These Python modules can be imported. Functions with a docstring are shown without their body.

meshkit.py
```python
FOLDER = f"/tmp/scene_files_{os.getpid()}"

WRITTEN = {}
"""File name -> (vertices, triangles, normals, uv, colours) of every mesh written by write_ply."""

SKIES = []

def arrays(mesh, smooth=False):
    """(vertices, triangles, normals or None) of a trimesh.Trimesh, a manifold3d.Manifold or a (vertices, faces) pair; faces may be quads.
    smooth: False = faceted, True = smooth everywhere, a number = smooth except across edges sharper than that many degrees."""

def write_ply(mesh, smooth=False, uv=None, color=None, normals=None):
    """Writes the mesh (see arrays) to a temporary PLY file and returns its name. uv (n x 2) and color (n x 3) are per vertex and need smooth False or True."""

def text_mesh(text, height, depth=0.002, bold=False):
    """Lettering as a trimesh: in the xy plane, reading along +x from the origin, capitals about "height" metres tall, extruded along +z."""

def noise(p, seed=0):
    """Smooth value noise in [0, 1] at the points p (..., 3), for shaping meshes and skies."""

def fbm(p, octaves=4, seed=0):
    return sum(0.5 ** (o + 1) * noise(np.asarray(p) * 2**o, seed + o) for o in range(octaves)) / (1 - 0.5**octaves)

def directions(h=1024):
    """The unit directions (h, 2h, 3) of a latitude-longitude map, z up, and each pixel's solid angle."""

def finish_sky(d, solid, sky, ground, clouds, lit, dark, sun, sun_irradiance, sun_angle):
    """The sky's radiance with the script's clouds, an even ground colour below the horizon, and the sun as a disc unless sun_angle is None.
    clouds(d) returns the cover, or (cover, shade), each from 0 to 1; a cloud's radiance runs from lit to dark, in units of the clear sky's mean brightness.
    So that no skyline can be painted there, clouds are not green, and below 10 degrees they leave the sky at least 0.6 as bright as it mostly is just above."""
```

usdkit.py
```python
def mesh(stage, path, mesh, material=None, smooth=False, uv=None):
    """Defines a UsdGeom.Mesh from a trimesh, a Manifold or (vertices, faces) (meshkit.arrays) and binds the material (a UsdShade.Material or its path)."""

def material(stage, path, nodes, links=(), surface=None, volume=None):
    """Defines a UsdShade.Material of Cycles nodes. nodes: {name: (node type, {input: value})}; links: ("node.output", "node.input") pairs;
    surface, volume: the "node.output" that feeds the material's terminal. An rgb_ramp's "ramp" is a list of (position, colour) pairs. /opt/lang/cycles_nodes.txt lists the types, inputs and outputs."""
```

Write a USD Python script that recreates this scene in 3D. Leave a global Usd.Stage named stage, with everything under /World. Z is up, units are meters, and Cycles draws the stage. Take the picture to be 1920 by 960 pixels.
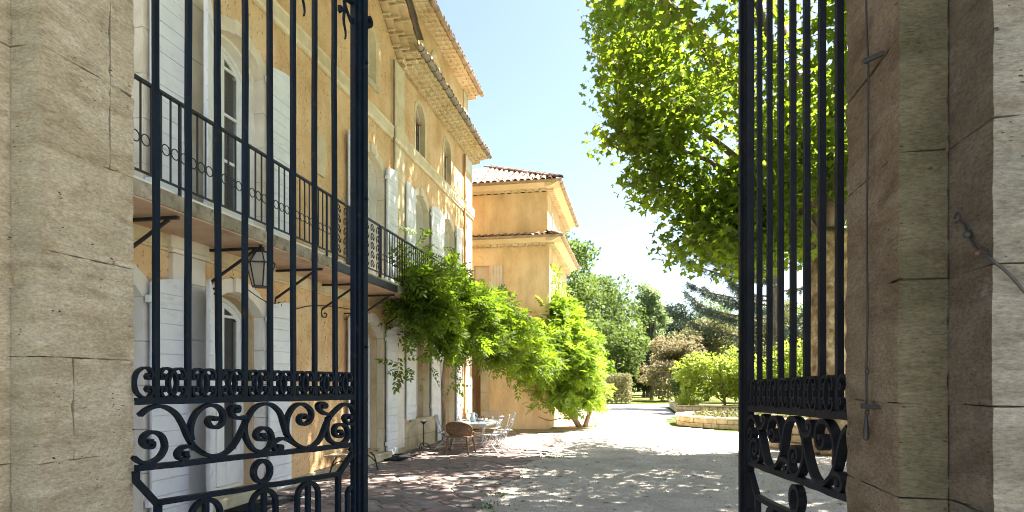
import math, numpy as np, trimesh, usdkit, meshkit
from pxr import Usd, UsdGeom, UsdLux, UsdShade, Gf, Sdf, Vt
from shapely.geometry import Polygon, box as sbox, LineString
from shapely.ops import unary_union
from scipy.spatial import Voronoi

stage = Usd.Stage.CreateInMemory()
UsdGeom.SetStageUpAxis(stage, UsdGeom.Tokens.z)
UsdGeom.SetStageMetersPerUnit(stage, 1.0)
UsdGeom.Xform.Define(stage, '/World')
K = 1.2                      # metres per survey unit: everything below is laid out in survey units (camera eye at 1.5)

# ---------------------------------------------------------------- camera, sky, sun, exposure
YAW = math.atan(230 / 1180)
cam = UsdGeom.Camera.Define(stage, '/World/camera')
cam.CreateHorizontalApertureAttr(36.0)
cam.CreateVerticalApertureAttr(18.0)
cam.CreateFocalLengthAttr(1180 / 1920 * 36)
cam.CreateVerticalApertureOffsetAttr(235 / 1920 * 36)
cam.CreateClippingRangeAttr(Gf.Vec2f(0.05, 5000))
cam.CreateExposureAttr(2.82)
cam.CreateFStopAttr(0.0)
cx = UsdGeom.Xformable(cam)
cx.AddTranslateOp().Set(Gf.Vec3d(0, 0, 1.5 * K))
cx.AddRotateZOp().Set(math.degrees(YAW))
cx.AddRotateXOp().Set(90.0)

SUN = np.array([.60, .27, 1.0]); SUN /= np.linalg.norm(SUN)
EL, ROT = math.asin(SUN[2]), math.atan2(SUN[0], SUN[1])
sky_mat = usdkit.material(stage, '/World/Looks/sky_light', {
    'sky': ('sky_texture', {'sky_type': 'single_scattering', 'sun_disc': False, 'sun_elevation': EL, 'sun_rotation': ROT,
                            'air_density': 1.0, 'aerosol_density': 2.2, 'ozone_density': 1.0, 'altitude': 200.0}),
    'pale': ('hsv', {'saturation': .95}), 'bg': ('background_shader', {'strength': 0.05})}, [('sky.color', 'pale.color'), ('pale.color', 'bg.color')], surface='bg.background')
dome = UsdLux.DomeLight.Define(stage, '/World/sky')
UsdShade.MaterialBindingAPI.Apply(dome.GetPrim()).Bind(sky_mat)
dome.GetPrim().SetCustomDataByKey('kind', 'structure')
sun = UsdLux.DistantLight.Define(stage, '/World/sun')
sun.CreateIntensityAttr(1.25); sun.CreateAngleAttr(0.53); sun.CreateNormalizeAttr(True)
sun.CreateColorAttr(Gf.Vec3f(1.0, 0.93, 0.82))
sx = UsdGeom.Xformable(sun)
sx.AddRotateZOp().Set(math.degrees(math.atan2(SUN[1], SUN[0])) + 90)
sx.AddRotateXOp().Set(90 - math.degrees(EL))

# ---------------------------------------------------------------- mesh helpers (survey units)
def rng(n): return np.random.default_rng(n)
def tri(F):
    F = np.asarray(F, int)
    return F if F.shape[1] == 3 else np.vstack([F[:, [0, 1, 2]], F[:, [0, 2, 3]]])
def cat(ms):
    V, F, n = [], [], 0
    for v, f in ms:
        v = np.asarray(v, float); V.append(v); F.append(tri(f) + n); n += len(v)
    return np.vstack(V), np.vstack(F)
_U = np.array([[a, b, c] for a in (-1, 1) for b in (-1, 1) for c in (-1, 1)], float)
_CP = [(s, ax) for s in _U for ax in range(3)]
def _cbp(h, c):
    return np.array([[s[k] * (h[k] if k == ax else h[k] - c) for k in range(3)] for s, ax in _CP])
def _order():
    P = _cbp((1, 1, 1), .3); h = trimesh.convex.convex_hull(P, repair=True)
    idx = [int(np.argmin(np.abs(P - v).sum(1))) for v in h.vertices]
    return np.array(idx)[h.faces]
_CF = _order()
_BF = np.array([[0, 1, 3, 2], [4, 6, 7, 5], [0, 4, 5, 1], [2, 3, 7, 6], [0, 2, 6, 4], [1, 5, 7, 3]])
def box(x0, x1, y0, y1, z0, z1, c=0.0):
    m = np.array([(x0 + x1) / 2, (y0 + y1) / 2, (z0 + z1) / 2]); h = np.array([abs(x1 - x0) / 2, abs(y1 - y0) / 2, abs(z1 - z0) / 2])
    if c <= 0: return _U * h + m, tri(_BF)
    return _cbp(h, min(c, h.min() * .45)) + m, _CF
def norm(v): return v / (np.linalg.norm(v, axis=-1, keepdims=True) + 1e-12)
def tube(P, r, sides=6, caps=True):
    P = np.asarray(P, float); n = len(P); r = np.broadcast_to(np.asarray(r, float), (n,))
    t = norm(np.gradient(P, axis=0)); a = None; A = []
    for i in range(n):
        if a is None:
            ref = np.array([0, 0, 1.]) if abs(t[i, 2]) < .9 else np.array([1., 0, 0]); a = np.cross(t[i], ref)
        a = a - t[i] * (a @ t[i]); a = norm(a); A.append(a)
    A = np.array(A); B = np.cross(t, A); ang = np.arange(sides) * 2 * np.pi / sides
    V = P[:, None] + r[:, None, None] * (np.cos(ang)[None, :, None] * A[:, None] + np.sin(ang)[None, :, None] * B[:, None])
    i, j = np.meshgrid(np.arange(n - 1), np.arange(sides), indexing='ij')
    F = tri(np.stack([i * sides + j, i * sides + (j + 1) % sides, (i + 1) * sides + (j + 1) % sides, (i + 1) * sides + j], -1).reshape(-1, 4))
    V = V.reshape(-1, 3)
    if caps:
        k = np.arange(1, sides - 1); e = (n - 1) * sides
        F = np.vstack([F, np.stack([0 * k, k + 1, k], 1), np.stack([0 * k + e, k + e, k + 1 + e], 1)])
    return V, F
def bar(a, b, w, d=None, up=(0, 0, 1)):
    """rectangular bar from a to b, w across, d along 'up'."""
    a, b = np.array(a, float), np.array(b, float); d = w if d is None else d; t = norm(b - a); up = np.array(up, float)
    if abs(t @ up) > .95: up = np.array([1., 0, 0])
    s = norm(np.cross(t, up)); u = np.cross(s, t)
    V = np.array([p + s * i * w / 2 + u * j * d / 2 for p in (a, b) for i, j in ((-1, -1), (1, -1), (1, 1), (-1, 1))])
    return V, tri([[0, 1, 2, 3], [7, 6, 5, 4], [0, 4, 5, 1], [1, 5, 6, 2], [2, 6, 7, 3], [3, 7, 4, 0]])
def spline(P, n=6):
    P = np.asarray(P, float); Q = np.vstack([2 * P[0] - P[1], P, 2 * P[-1] - P[-2]]); out = []
    for i in range(1, len(Q) - 2):
        p0, p1, p2, p3 = Q[i - 1:i + 3]; t = np.linspace(0, 1, n, endpoint=False)[:, None]
        out.append(.5 * (2 * p1 + (p2 - p0) * t + (2 * p0 - 5 * p1 + 4 * p2 - p3) * t ** 2 + (3 * p1 - p0 - 3 * p2 + p3) * t ** 3))
    return np.vstack(out + [P[-1:]])
def lathe(prof, seg=20, at=(0, 0, 0)):
    prof = np.asarray(prof, float); a = np.arange(seg) * 2 * np.pi / seg; n = len(prof)
    V = np.stack([prof[:, None, 0] * np.cos(a), prof[:, None, 0] * np.sin(a), np.broadcast_to(prof[:, 1:2], (n, seg))], -1).reshape(-1, 3) + np.array(at)
    i, j = np.meshgrid(np.arange(n - 1), np.arange(seg), indexing='ij')
    return V, tri(np.stack([i * seg + j, i * seg + (j + 1) % seg, (i + 1) * seg + (j + 1) % seg, (i + 1) * seg + j], -1).reshape(-1, 4))
def extr(poly, h):
    ms = []
    for g in (getattr(poly, 'geoms', None) or [poly]):
        if g.is_empty or g.area < 1e-9 or g.geom_type != 'Polygon': continue
        m = trimesh.creation.extrude_polygon(g, h, engine='earcut'); ms.append((m.vertices, m.faces))
    return cat(ms)
def extrX(poly, x0, x1):
    """polygon in (y, z) extruded from x0 to x1"""
    v, f = extr(poly, x1 - x0); v = np.asarray(v)
    return np.stack([v[:, 2] + x0, v[:, 0], v[:, 1]], 1), f
def extrY(poly, y0, y1):
    """polygon in (x, z) extruded from y0 to y1"""
    v, f = extr(poly, y1 - y0); v = np.asarray(v)
    return np.stack([v[:, 0], y1 - v[:, 2], v[:, 1]], 1), f
def extrZ(poly, z0, z1):
    v, f = extr(poly, z1 - z0); v = np.array(v); v[:, 2] += z0
    return v, f
def gridbox(x0, x1, y0, y1, z0, z1, step):
    L = np.array([x1 - x0, y1 - y0, z1 - z0]); n = np.maximum(2, np.round(L / step).astype(int)); ms = []
    for ax in range(3):
        u, v = [(1, 2), (2, 0), (0, 1)][ax]
        a, b = np.meshgrid(np.linspace(0, 1, n[u] + 1), np.linspace(0, 1, n[v] + 1), indexing='ij')
        for side in (0, 1):
            V = np.zeros(a.shape + (3,)); V[..., ax] = side; V[..., u] = a; V[..., v] = b
            i, j = np.meshgrid(np.arange(n[u]), np.arange(n[v]), indexing='ij'); w = n[v] + 1
            F = np.stack([i * w + j, (i + 1) * w + j, (i + 1) * w + j + 1, i * w + j + 1], -1).reshape(-1, 4)
            ms.append((V.reshape(-1, 3), F if side else F[:, ::-1]))
    V, F = cat(ms); m = trimesh.Trimesh(V * L + [x0, y0, z0], F, process=False); m.merge_vertices()
    return np.array(m.vertices), np.array(m.faces)
def rot_z(v, a, o=(0, 0, 0)):
    c, s = math.cos(a), math.sin(a); v = np.asarray(v, float) - o
    return np.stack([v[:, 0] * c - v[:, 1] * s, v[:, 0] * s + v[:, 1] * c, v[:, 2]], 1) + o

# ---------------------------------------------------------------- scene helpers
count, origin = {}, {}
def numbered(parent, name):
    k = count.get((parent, name), 0); count[(parent, name)] = k + 1
    return f'{parent}/{name}' + (f'_{k:03d}' if k else '')
def tag(prim, label=None, cat_=None, group=None, kind=None):
    for k, v in (('label', label), ('category', cat_), ('group', group), ('kind', kind)):
        if v: prim.SetCustomDataByKey(k, v)
def thing(name, label, cat_, loc=(0, 0, 0), group=None, kind=None):
    p = numbered('/World', name); x = UsdGeom.Xform.Define(stage, p); loc = np.array(loc, float)
    x.AddTranslateOp().Set(Gf.Vec3d(*(loc * K))); origin[p] = loc
    tag(x.GetPrim(), label, cat_, group, kind); return p
def put(parent, name, mesh, mat, smooth=False, label=None, kind=None):
    if isinstance(mesh, list): mesh = cat(mesh)
    p = numbered(parent, name); o = origin[parent]; origin[p] = o
    m = usdkit.mesh(stage, p, ((np.asarray(mesh[0], float) - o) * K, tri(mesh[1])), MATS[mat], smooth=smooth)
    tag(m.GetPrim(), label=label, kind=kind); return p
def struct(name, mesh, mat, smooth=False, label=None, kind='structure'):
    origin['/World'] = np.zeros(3)
    p = put('/World', name, mesh, mat, smooth); tag(stage.GetPrimAtPath(p), label=label, kind=kind); return p
def single(name, mesh, mat, label, cat_, smooth=False, group=None):
    origin['/World'] = np.zeros(3)
    p = put('/World', name, mesh, mat, smooth); tag(stage.GetPrimAtPath(p), label, cat_, group); return p
# ---------------------------------------------------------------- materials
MATS = {}
def ramp_mat(name, cols, scale=3.0, stretch=(1, 1, 1), detail=6, rough=.85, bump=.0, bscale=30, bdist=.01, bstretch=None, spec=.25,
             second=None, spots=None, isl=0.0, metallic=0.0, lo=.32, hi=.68, distort=0.0, trans=0.0, brough=.6):
    """cols: ramp over noise. second: (colour, scale, lo, hi, amount, stretch). spots: (colour, scale, size, stretch) voronoi pits. isl: per-island value jitter."""
    n = {'g': ('geometry', {}), 'm': ('mapping', {'scale': tuple(stretch)}),
         'n': ('noise_texture', {'scale': scale, 'detail': detail, 'roughness': .6, 'distortion': distort}),
         'r': ('rgb_ramp', {'ramp': [(lo + (hi - lo) * i / max(1, len(cols) - 1), c) for i, c in enumerate(cols)]}),
         'p': ('principled_bsdf', {'roughness': rough, 'specular_ior_level': spec, 'metallic': metallic})}
    l = [('g.position', 'm.vector'), ('m.vector', 'n.vector'), ('n.fac', 'r.fac')]
    col = 'r.color'
    if second:
        c2, s2, a, b, amt, st = second
        n['m2'] = ('mapping', {'scale': tuple(st), 'location': (3.1, 7.7, 1.3)}); n['n2'] = ('noise_texture', {'scale': s2, 'detail': 5.0, 'roughness': .65})
        n['k2'] = ('map_range', {'from_min': a, 'from_max': b, 'to_min': 0.0, 'to_max': amt, 'clamp': True})
        n['x2'] = ('mix', {'mix_type': 'mix', 'color2': c2})
        l += [('g.position', 'm2.vector'), ('m2.vector', 'n2.vector'), ('n2.fac', 'k2.value'), ('k2.result', 'x2.fac'), (col, 'x2.color1')]; col = 'x2.color'
    if spots:
        c3, s3, size, st = spots
        n['m3'] = ('mapping', {'scale': tuple(st)}); n['v3'] = ('voronoi_texture', {'scale': s3, 'feature': 'f1'}); n['n3'] = ('noise_texture', {'scale': s3 * .35, 'detail': 2.0})
        n['a3'] = ('math', {'math_type': 'multiply', 'value2': 1.9 * size})
        n['k3'] = ('map_range', {'from_min': size * .35, 'from_max': size, 'to_min': 1.0, 'to_max': 0.0, 'clamp': True})
        n['t3'] = ('math', {'math_type': 'subtract'}); n['x3'] = ('mix', {'mix_type': 'mix', 'color2': c3})
        l += [('g.position', 'm3.vector'), ('m3.vector', 'v3.vector'), ('m3.vector', 'n3.vector'), ('n3.fac', 'a3.value1'), ('v3.distance', 't3.value1'), ('a3.value', 't3.value2'),
              ('t3.value', 'u3.value1'), ('u3.value', 'k3.value'), ('k3.result', 'x3.fac'), (col, 'x3.color1')]
        n['u3'] = ('math', {'math_type': 'add', 'value2': size * .95}); col = 'x3.color'
    if isl:
        n['ki'] = ('map_range', {'from_min': 0.0, 'from_max': 1.0, 'to_min': 1 - isl, 'to_max': 1 + isl}); n['hi'] = ('hsv', {})
        l += [('g.random_per_island', 'ki.value'), ('ki.result', 'hi.value'), (col, 'hi.color')]; col = 'hi.color'
    l.append((col, 'p.base_color'))
    if bump:
        n['mb'] = ('mapping', {'scale': tuple(bstretch or stretch)})
        n['nb'] = ('noise_texture', {'scale': bscale, 'detail': 8.0, 'roughness': brough}); n['b'] = ('bump', {'strength': bump, 'distance': bdist})
        h = 'nb.fac'
        l += [('g.position', 'mb.vector'), ('mb.vector', 'nb.vector')]
        if spots:
            n['hb'] = ('math', {'math_type': 'multiply_add', 'value2': -1.2}); l += [('k3.result', 'hb.value1'), (h, 'hb.value3')]; h = 'hb.value'
        l += [(h, 'b.height'), ('b.normal', 'p.normal')]
    MATS[name] = usdkit.material(stage, f'/World/Looks/{name}', n, l, surface='p.BSDF')
def plain(name, col, rough=.5, spec=.4, metallic=0.0, var=.12, scale=12.0, bump=.15, bdist=.003):
    c = np.array(col)
    ramp_mat(name, [tuple(c * (1 - var)), tuple(c * (1 + var))], scale=scale, rough=rough, spec=spec, metallic=metallic, bump=bump, bscale=scale * 5, bdist=bdist)
def leaf_mat(name, cols, trans=.45, tcol=1.6, rough=.5, patch=0.35):
    """leaves: per-leaf colour from the island random, plus a slow drift across the crown."""
    n = {'g': ('geometry', {}), 'n': ('noise_texture', {'scale': .45, 'detail': 3.0}),
         'mx': ('mix_float', {'fac': patch}), 'r': ('rgb_ramp', {'ramp': [(i / max(1, len(cols) - 1), c) for i, c in enumerate(cols)]}),
         'p': ('principled_bsdf', {'roughness': rough, 'specular_ior_level': .35}), 'tc': ('hsv', {'value': tcol, 'saturation': 1.08, 'hue': .49}),
         't': ('translucent_bsdf', {}), 'x': ('mix_closure', {'fac': trans})}
    l = [('g.position', 'n.vector'), ('g.random_per_island', 'mx.a'), ('n.fac', 'mx.b'), ('mx.result', 'r.fac'), ('r.color', 'p.base_color'), ('r.color', 'tc.color'), ('tc.color', 't.color'),
         ('p.BSDF', 'x.closure1'), ('t.BSDF', 'x.closure2')]
    MATS[name] = usdkit.material(stage, f'/World/Looks/{name}', n, l, surface='x.closure')

# stone of the gate piers: soft bedded limestone; reveals (faces across x) differ from fronts: part weathering, part painted light and shade
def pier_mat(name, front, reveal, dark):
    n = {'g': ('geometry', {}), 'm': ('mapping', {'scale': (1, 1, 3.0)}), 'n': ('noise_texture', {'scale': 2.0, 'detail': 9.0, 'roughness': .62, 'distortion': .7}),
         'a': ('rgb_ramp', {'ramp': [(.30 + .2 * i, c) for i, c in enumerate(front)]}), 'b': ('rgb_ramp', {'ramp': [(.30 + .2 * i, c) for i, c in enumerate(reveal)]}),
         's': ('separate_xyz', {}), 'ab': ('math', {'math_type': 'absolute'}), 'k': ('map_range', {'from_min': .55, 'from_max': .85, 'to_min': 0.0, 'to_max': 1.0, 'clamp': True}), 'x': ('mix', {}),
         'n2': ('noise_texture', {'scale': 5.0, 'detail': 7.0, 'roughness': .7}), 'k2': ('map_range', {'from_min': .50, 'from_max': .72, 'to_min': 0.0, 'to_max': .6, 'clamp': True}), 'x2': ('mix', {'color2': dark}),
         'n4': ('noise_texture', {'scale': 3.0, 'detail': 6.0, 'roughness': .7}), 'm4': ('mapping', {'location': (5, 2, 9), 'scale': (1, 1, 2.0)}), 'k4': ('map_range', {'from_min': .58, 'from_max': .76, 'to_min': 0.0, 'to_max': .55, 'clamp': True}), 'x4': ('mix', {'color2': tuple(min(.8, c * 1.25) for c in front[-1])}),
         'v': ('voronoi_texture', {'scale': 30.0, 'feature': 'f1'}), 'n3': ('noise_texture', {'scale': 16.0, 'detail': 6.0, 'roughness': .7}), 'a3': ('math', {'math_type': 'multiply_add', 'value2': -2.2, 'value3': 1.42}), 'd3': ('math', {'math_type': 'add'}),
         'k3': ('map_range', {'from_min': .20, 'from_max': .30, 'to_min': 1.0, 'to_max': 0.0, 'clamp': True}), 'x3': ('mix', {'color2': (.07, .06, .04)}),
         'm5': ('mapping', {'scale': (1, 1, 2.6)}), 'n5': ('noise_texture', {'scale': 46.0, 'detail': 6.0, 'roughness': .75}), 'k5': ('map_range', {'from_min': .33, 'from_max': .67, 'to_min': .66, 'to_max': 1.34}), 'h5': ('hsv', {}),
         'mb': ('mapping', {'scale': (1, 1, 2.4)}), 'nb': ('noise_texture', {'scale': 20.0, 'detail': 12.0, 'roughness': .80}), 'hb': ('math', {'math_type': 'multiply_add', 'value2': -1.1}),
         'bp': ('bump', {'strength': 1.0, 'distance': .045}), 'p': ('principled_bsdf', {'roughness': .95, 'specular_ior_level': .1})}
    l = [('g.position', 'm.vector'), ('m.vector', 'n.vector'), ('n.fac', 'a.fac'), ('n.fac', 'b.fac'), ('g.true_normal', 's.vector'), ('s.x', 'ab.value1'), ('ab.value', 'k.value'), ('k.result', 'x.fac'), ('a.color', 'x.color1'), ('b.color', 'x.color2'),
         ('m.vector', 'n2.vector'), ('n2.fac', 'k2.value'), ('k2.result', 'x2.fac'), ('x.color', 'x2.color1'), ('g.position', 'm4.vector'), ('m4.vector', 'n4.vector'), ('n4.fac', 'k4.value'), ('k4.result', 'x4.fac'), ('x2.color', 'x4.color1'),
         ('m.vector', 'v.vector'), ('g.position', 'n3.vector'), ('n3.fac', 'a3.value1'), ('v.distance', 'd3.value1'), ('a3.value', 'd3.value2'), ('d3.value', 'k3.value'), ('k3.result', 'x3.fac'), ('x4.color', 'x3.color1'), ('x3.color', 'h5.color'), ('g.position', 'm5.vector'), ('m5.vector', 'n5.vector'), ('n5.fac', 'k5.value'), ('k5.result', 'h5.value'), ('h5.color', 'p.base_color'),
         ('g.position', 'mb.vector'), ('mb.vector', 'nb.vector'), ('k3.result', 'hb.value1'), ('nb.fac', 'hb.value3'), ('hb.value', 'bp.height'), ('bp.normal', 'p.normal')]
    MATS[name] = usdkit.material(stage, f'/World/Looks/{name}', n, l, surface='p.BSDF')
pier_mat('pier_left', [(.29, .27, .185), (.39, .36, .255), (.50, .46, .35)], [(.47, .395, .265), (.63, .555, .405), (.76, .695, .545)], (.24, .18, .10))  # darker, greener front tone is shade put into the colour
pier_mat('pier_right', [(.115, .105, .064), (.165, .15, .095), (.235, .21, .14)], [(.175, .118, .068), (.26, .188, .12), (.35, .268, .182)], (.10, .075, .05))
pier_mat('pier_right_outer', [(.17, .165, .13), (.25, .24, .195), (.34, .325, .27)], [(.12, .093, .062), (.175, .137, .097), (.24, .195, .14)], (.12, .10, .07))  # grey stone; the paler front also has bounce light put into its colour
for nm, cols, dark in (('pier_stone', [(.33, .27, .17), (.47, .40, .28), (.58, .51, .38)], (.20, .17, .11)),
                       ('pier_stone_pale', [(.46, .40, .29), (.58, .52, .40), (.68, .62, .50)], (.26, .23, .17)),
                       ('pier_stone_green', [(.20, .19, .12), (.28, .26, .17), (.36, .33, .23)], (.10, .10, .06)),
                       ('pier_stone_brown', [(.22, .165, .11), (.31, .24, .16), (.40, .31, .22)], (.12, .09, .06)),
                       ('pier_stone_grey', [(.50, .46, .37), (.64, .60, .50), (.74, .70, .60)], (.30, .26, .18))):
    ramp_mat(nm, cols, scale=2.2, stretch=(1, 1, 3.2), detail=8, rough=.95, spec=.1, bump=.9, bscale=26, bdist=.022, bstretch=(1, 1, 2.6), brough=.72,
             second=(dark, 4.0, .52, .74, .75, (1, 1, 2.2)), spots=((.09, .075, .05), 34.0, .13, (1, 1, 1.6)), distort=.6)
ramp_mat('iron', [(.0005, .0034, .008), (.0008, .0055, .0125), (.002, .008, .016)], scale=7, rough=.5, spec=.14, bump=.6, bscale=34, bdist=.005,
         second=((.040, .026, .019), 19.0, .60, .72, .7, (1, 1, 1)))
ramp_mat('iron_dark', [(.002, .003, .005), (.004, .005, .007), (.007, .008, .010)], scale=7, rough=.55, spec=.14, bump=.6, bscale=34, bdist=.005,
         second=((.022, .018, .016), 24.0, .64, .74, .6, (1, 1, 1)))
ramp_mat('iron_black', [(.010, .011, .013), (.018, .019, .022)], scale=9, rough=.5, spec=.4, bump=.3, bscale=45, bdist=.003)
ramp_mat('iron_rust', [(.035, .020, .014), (.07, .036, .022)], scale=30, rough=.8, bump=.4, bscale=60, bdist=.003)
# roughcast ochre render with vertical pits
ramp_mat('plaster', [(.59, .37, .185), (.72, .485, .265), (.80, .58, .35)], scale=1.1, detail=9, rough=.95, spec=.1, bump=1.0, bscale=22, bdist=.026, bstretch=(1, 1, .45),
         second=((.76, .60, .38), 1.6, .50, .74, .75, (1, 1, .4)), spots=((.40, .26, .125), 30.0, .22, (1, 1, .36)))
ramp_mat('plaster_smooth', [(.69, .48, .26), (.78, .585, .345), (.84, .665, .425)], scale=.8, detail=9, rough=.95, spec=.1, bump=.8, bscale=16, bdist=.016, stretch=(1, 1, .6),
         second=((.50, .345, .185), 1.9, .45, .74, .8, (1, 1, .35)), spots=((.40, .25, .11), 11.0, .12, (1, 1, .7)))
ramp_mat('trim_stone', [(.55, .44, .27), (.65, .55, .37), (.74, .65, .48)], scale=1.6, rough=.9, spec=.15, bump=.35, bscale=30, bdist=.008,
         second=((.40, .29, .16), 4.5, .58, .78, .5, (1, 1, .5)))
ramp_mat('trim_cream', [(.62, .53, .39), (.71, .62, .48), (.78, .71, .58)], scale=1.8, rough=.88, spec=.12, bump=.35, bscale=30, bdist=.008,
         second=((.46, .34, .20), 4.5, .56, .78, .55, (1, 1, .5)))
ramp_mat('trim_white', [(.66, .61, .52), (.74, .70, .62), (.80, .77, .70)], scale=1.8, rough=.85, spec=.15, bump=.25, bscale=30, bdist=.006,
         second=((.52, .42, .28), 4.5, .60, .80, .45, (1, 1, .5)))
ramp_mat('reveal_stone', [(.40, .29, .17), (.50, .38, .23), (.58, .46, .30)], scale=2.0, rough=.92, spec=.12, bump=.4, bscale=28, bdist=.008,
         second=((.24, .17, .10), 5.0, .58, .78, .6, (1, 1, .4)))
ramp_mat('sill_stone', [(.40, .34, .22), (.50, .44, .31), (.58, .52, .38)], scale=2.5, rough=.92, spec=.12, bump=.5, bscale=28, bdist=.01,
         second=((.20, .17, .11), 4.0, .54, .76, .7, (1, 1, .8)))
ramp_mat('slab', [(.20, .175, .125), (.31, .27, .20), (.44, .39, .30)], scale=3.0, rough=.95, spec=.1, bump=.6, bscale=34, bdist=.012,
         second=((.11, .10, .07), 7.0, .50, .68, .85, (1, 1, 1)))
ramp_mat('soffit', [(.50, .33, .22), (.60, .43, .31), (.66, .52, .40)], scale=2.0, rough=.95, spec=.1, bump=.3, bscale=30, bdist=.006,
         second=((.30, .20, .13), 3.0, .56, .76, .6, (1, 1, 1)))
ramp_mat('white_paint', [(.67, .69, .72), (.735, .75, .775), (.79, .80, .81)], scale=2.4, stretch=(1, 1, 1), rough=.55, spec=.35, bump=.22, bscale=60, bdist=.003, bstretch=(1, .15, 1),
         second=((.40, .37, .32), 9.0, .56, .78, .6, (1, .35, 1)))
ramp_mat('white_frame', [(.70, .71, .71), (.78, .79, .79)], scale=6, rough=.45, spec=.4, bump=.1, bscale=60, bdist=.002)
ramp_mat('cream_shutter', [(.58, .49, .38), (.68, .60, .48)], scale=3, rough=.7, bump=.2, bscale=50, bdist=.003)
ramp_mat('old_wood', [(.22, .14, .08), (.33, .22, .13), (.42, .29, .18)], scale=9, stretch=(1, 1, .12), rough=.75, bump=.4, bscale=40, bdist=.004, bstretch=(1, 1, .08))
ramp_mat('bench_wood', [(.20, .15, .10), (.30, .23, .15), (.38, .30, .20)], scale=12, stretch=(1, .12, 1), rough=.7, bump=.4, bscale=40, bdist=.004)
ramp_mat('wicker', [(.11, .062, .033), (.17, .10, .052), (.24, .15, .082)], scale=40, rough=.6, bump=.7, bscale=130, bdist=.006)
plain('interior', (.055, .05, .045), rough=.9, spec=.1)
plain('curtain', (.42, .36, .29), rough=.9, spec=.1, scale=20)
plain('zinc', (.25, .21, .16), rough=.55, spec=.35, scale=5, var=.25, bump=.2)
plain('zinc_warm', (.33, .24, .16), rough=.6, spec=.3, scale=5, var=.25, bump=.2)
plain('pipe', (.36, .20, .09), rough=.6, spec=.3)
ramp_mat('genoise', [(.68, .53, .32), (.77, .64, .42), (.83, .72, .52)], scale=2.0, rough=.92, spec=.1, bump=.4, bscale=36, bdist=.006, isl=.10,
         second=((.50, .31, .13), 2.2, .54, .72, .7, (1, 1, 1)))
ramp_mat('genoise_bed', [(.72, .55, .33), (.78, .63, .41)], scale=2.0, rough=.95, spec=.1, bump=.4, bscale=36, bdist=.006)
ramp_mat('roof_tile', [(.28, .16, .11), (.40, .26, .19), (.50, .36, .29)], scale=3.5, rough=.9, spec=.15, bump=.5, bscale=30, bdist=.006,
         second=((.12, .085, .065), 5.0, .55, .74, .75, (1, 1, 1)), isl=.22)
ramp_mat('roof_tile_pale', [(.33, .245, .20), (.42, .33, .28), (.52, .43, .38)], scale=3.5, rough=.9, spec=.15, bump=.5, bscale=30, bdist=.006,
         second=((.26, .17, .13), 5.0, .58, .76, .6, (1, 1, 1)), isl=.18)
ramp_mat('roof_tile_dark', [(.17, .10, .07), (.27, .16, .11), (.36, .25, .18)], scale=3.5, rough=.92, spec=.12, bump=.5, bscale=30, bdist=.006,
         second=((.07, .055, .045), 5.0, .5, .7, .8, (1, 1, 1)), isl=.2)
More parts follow.
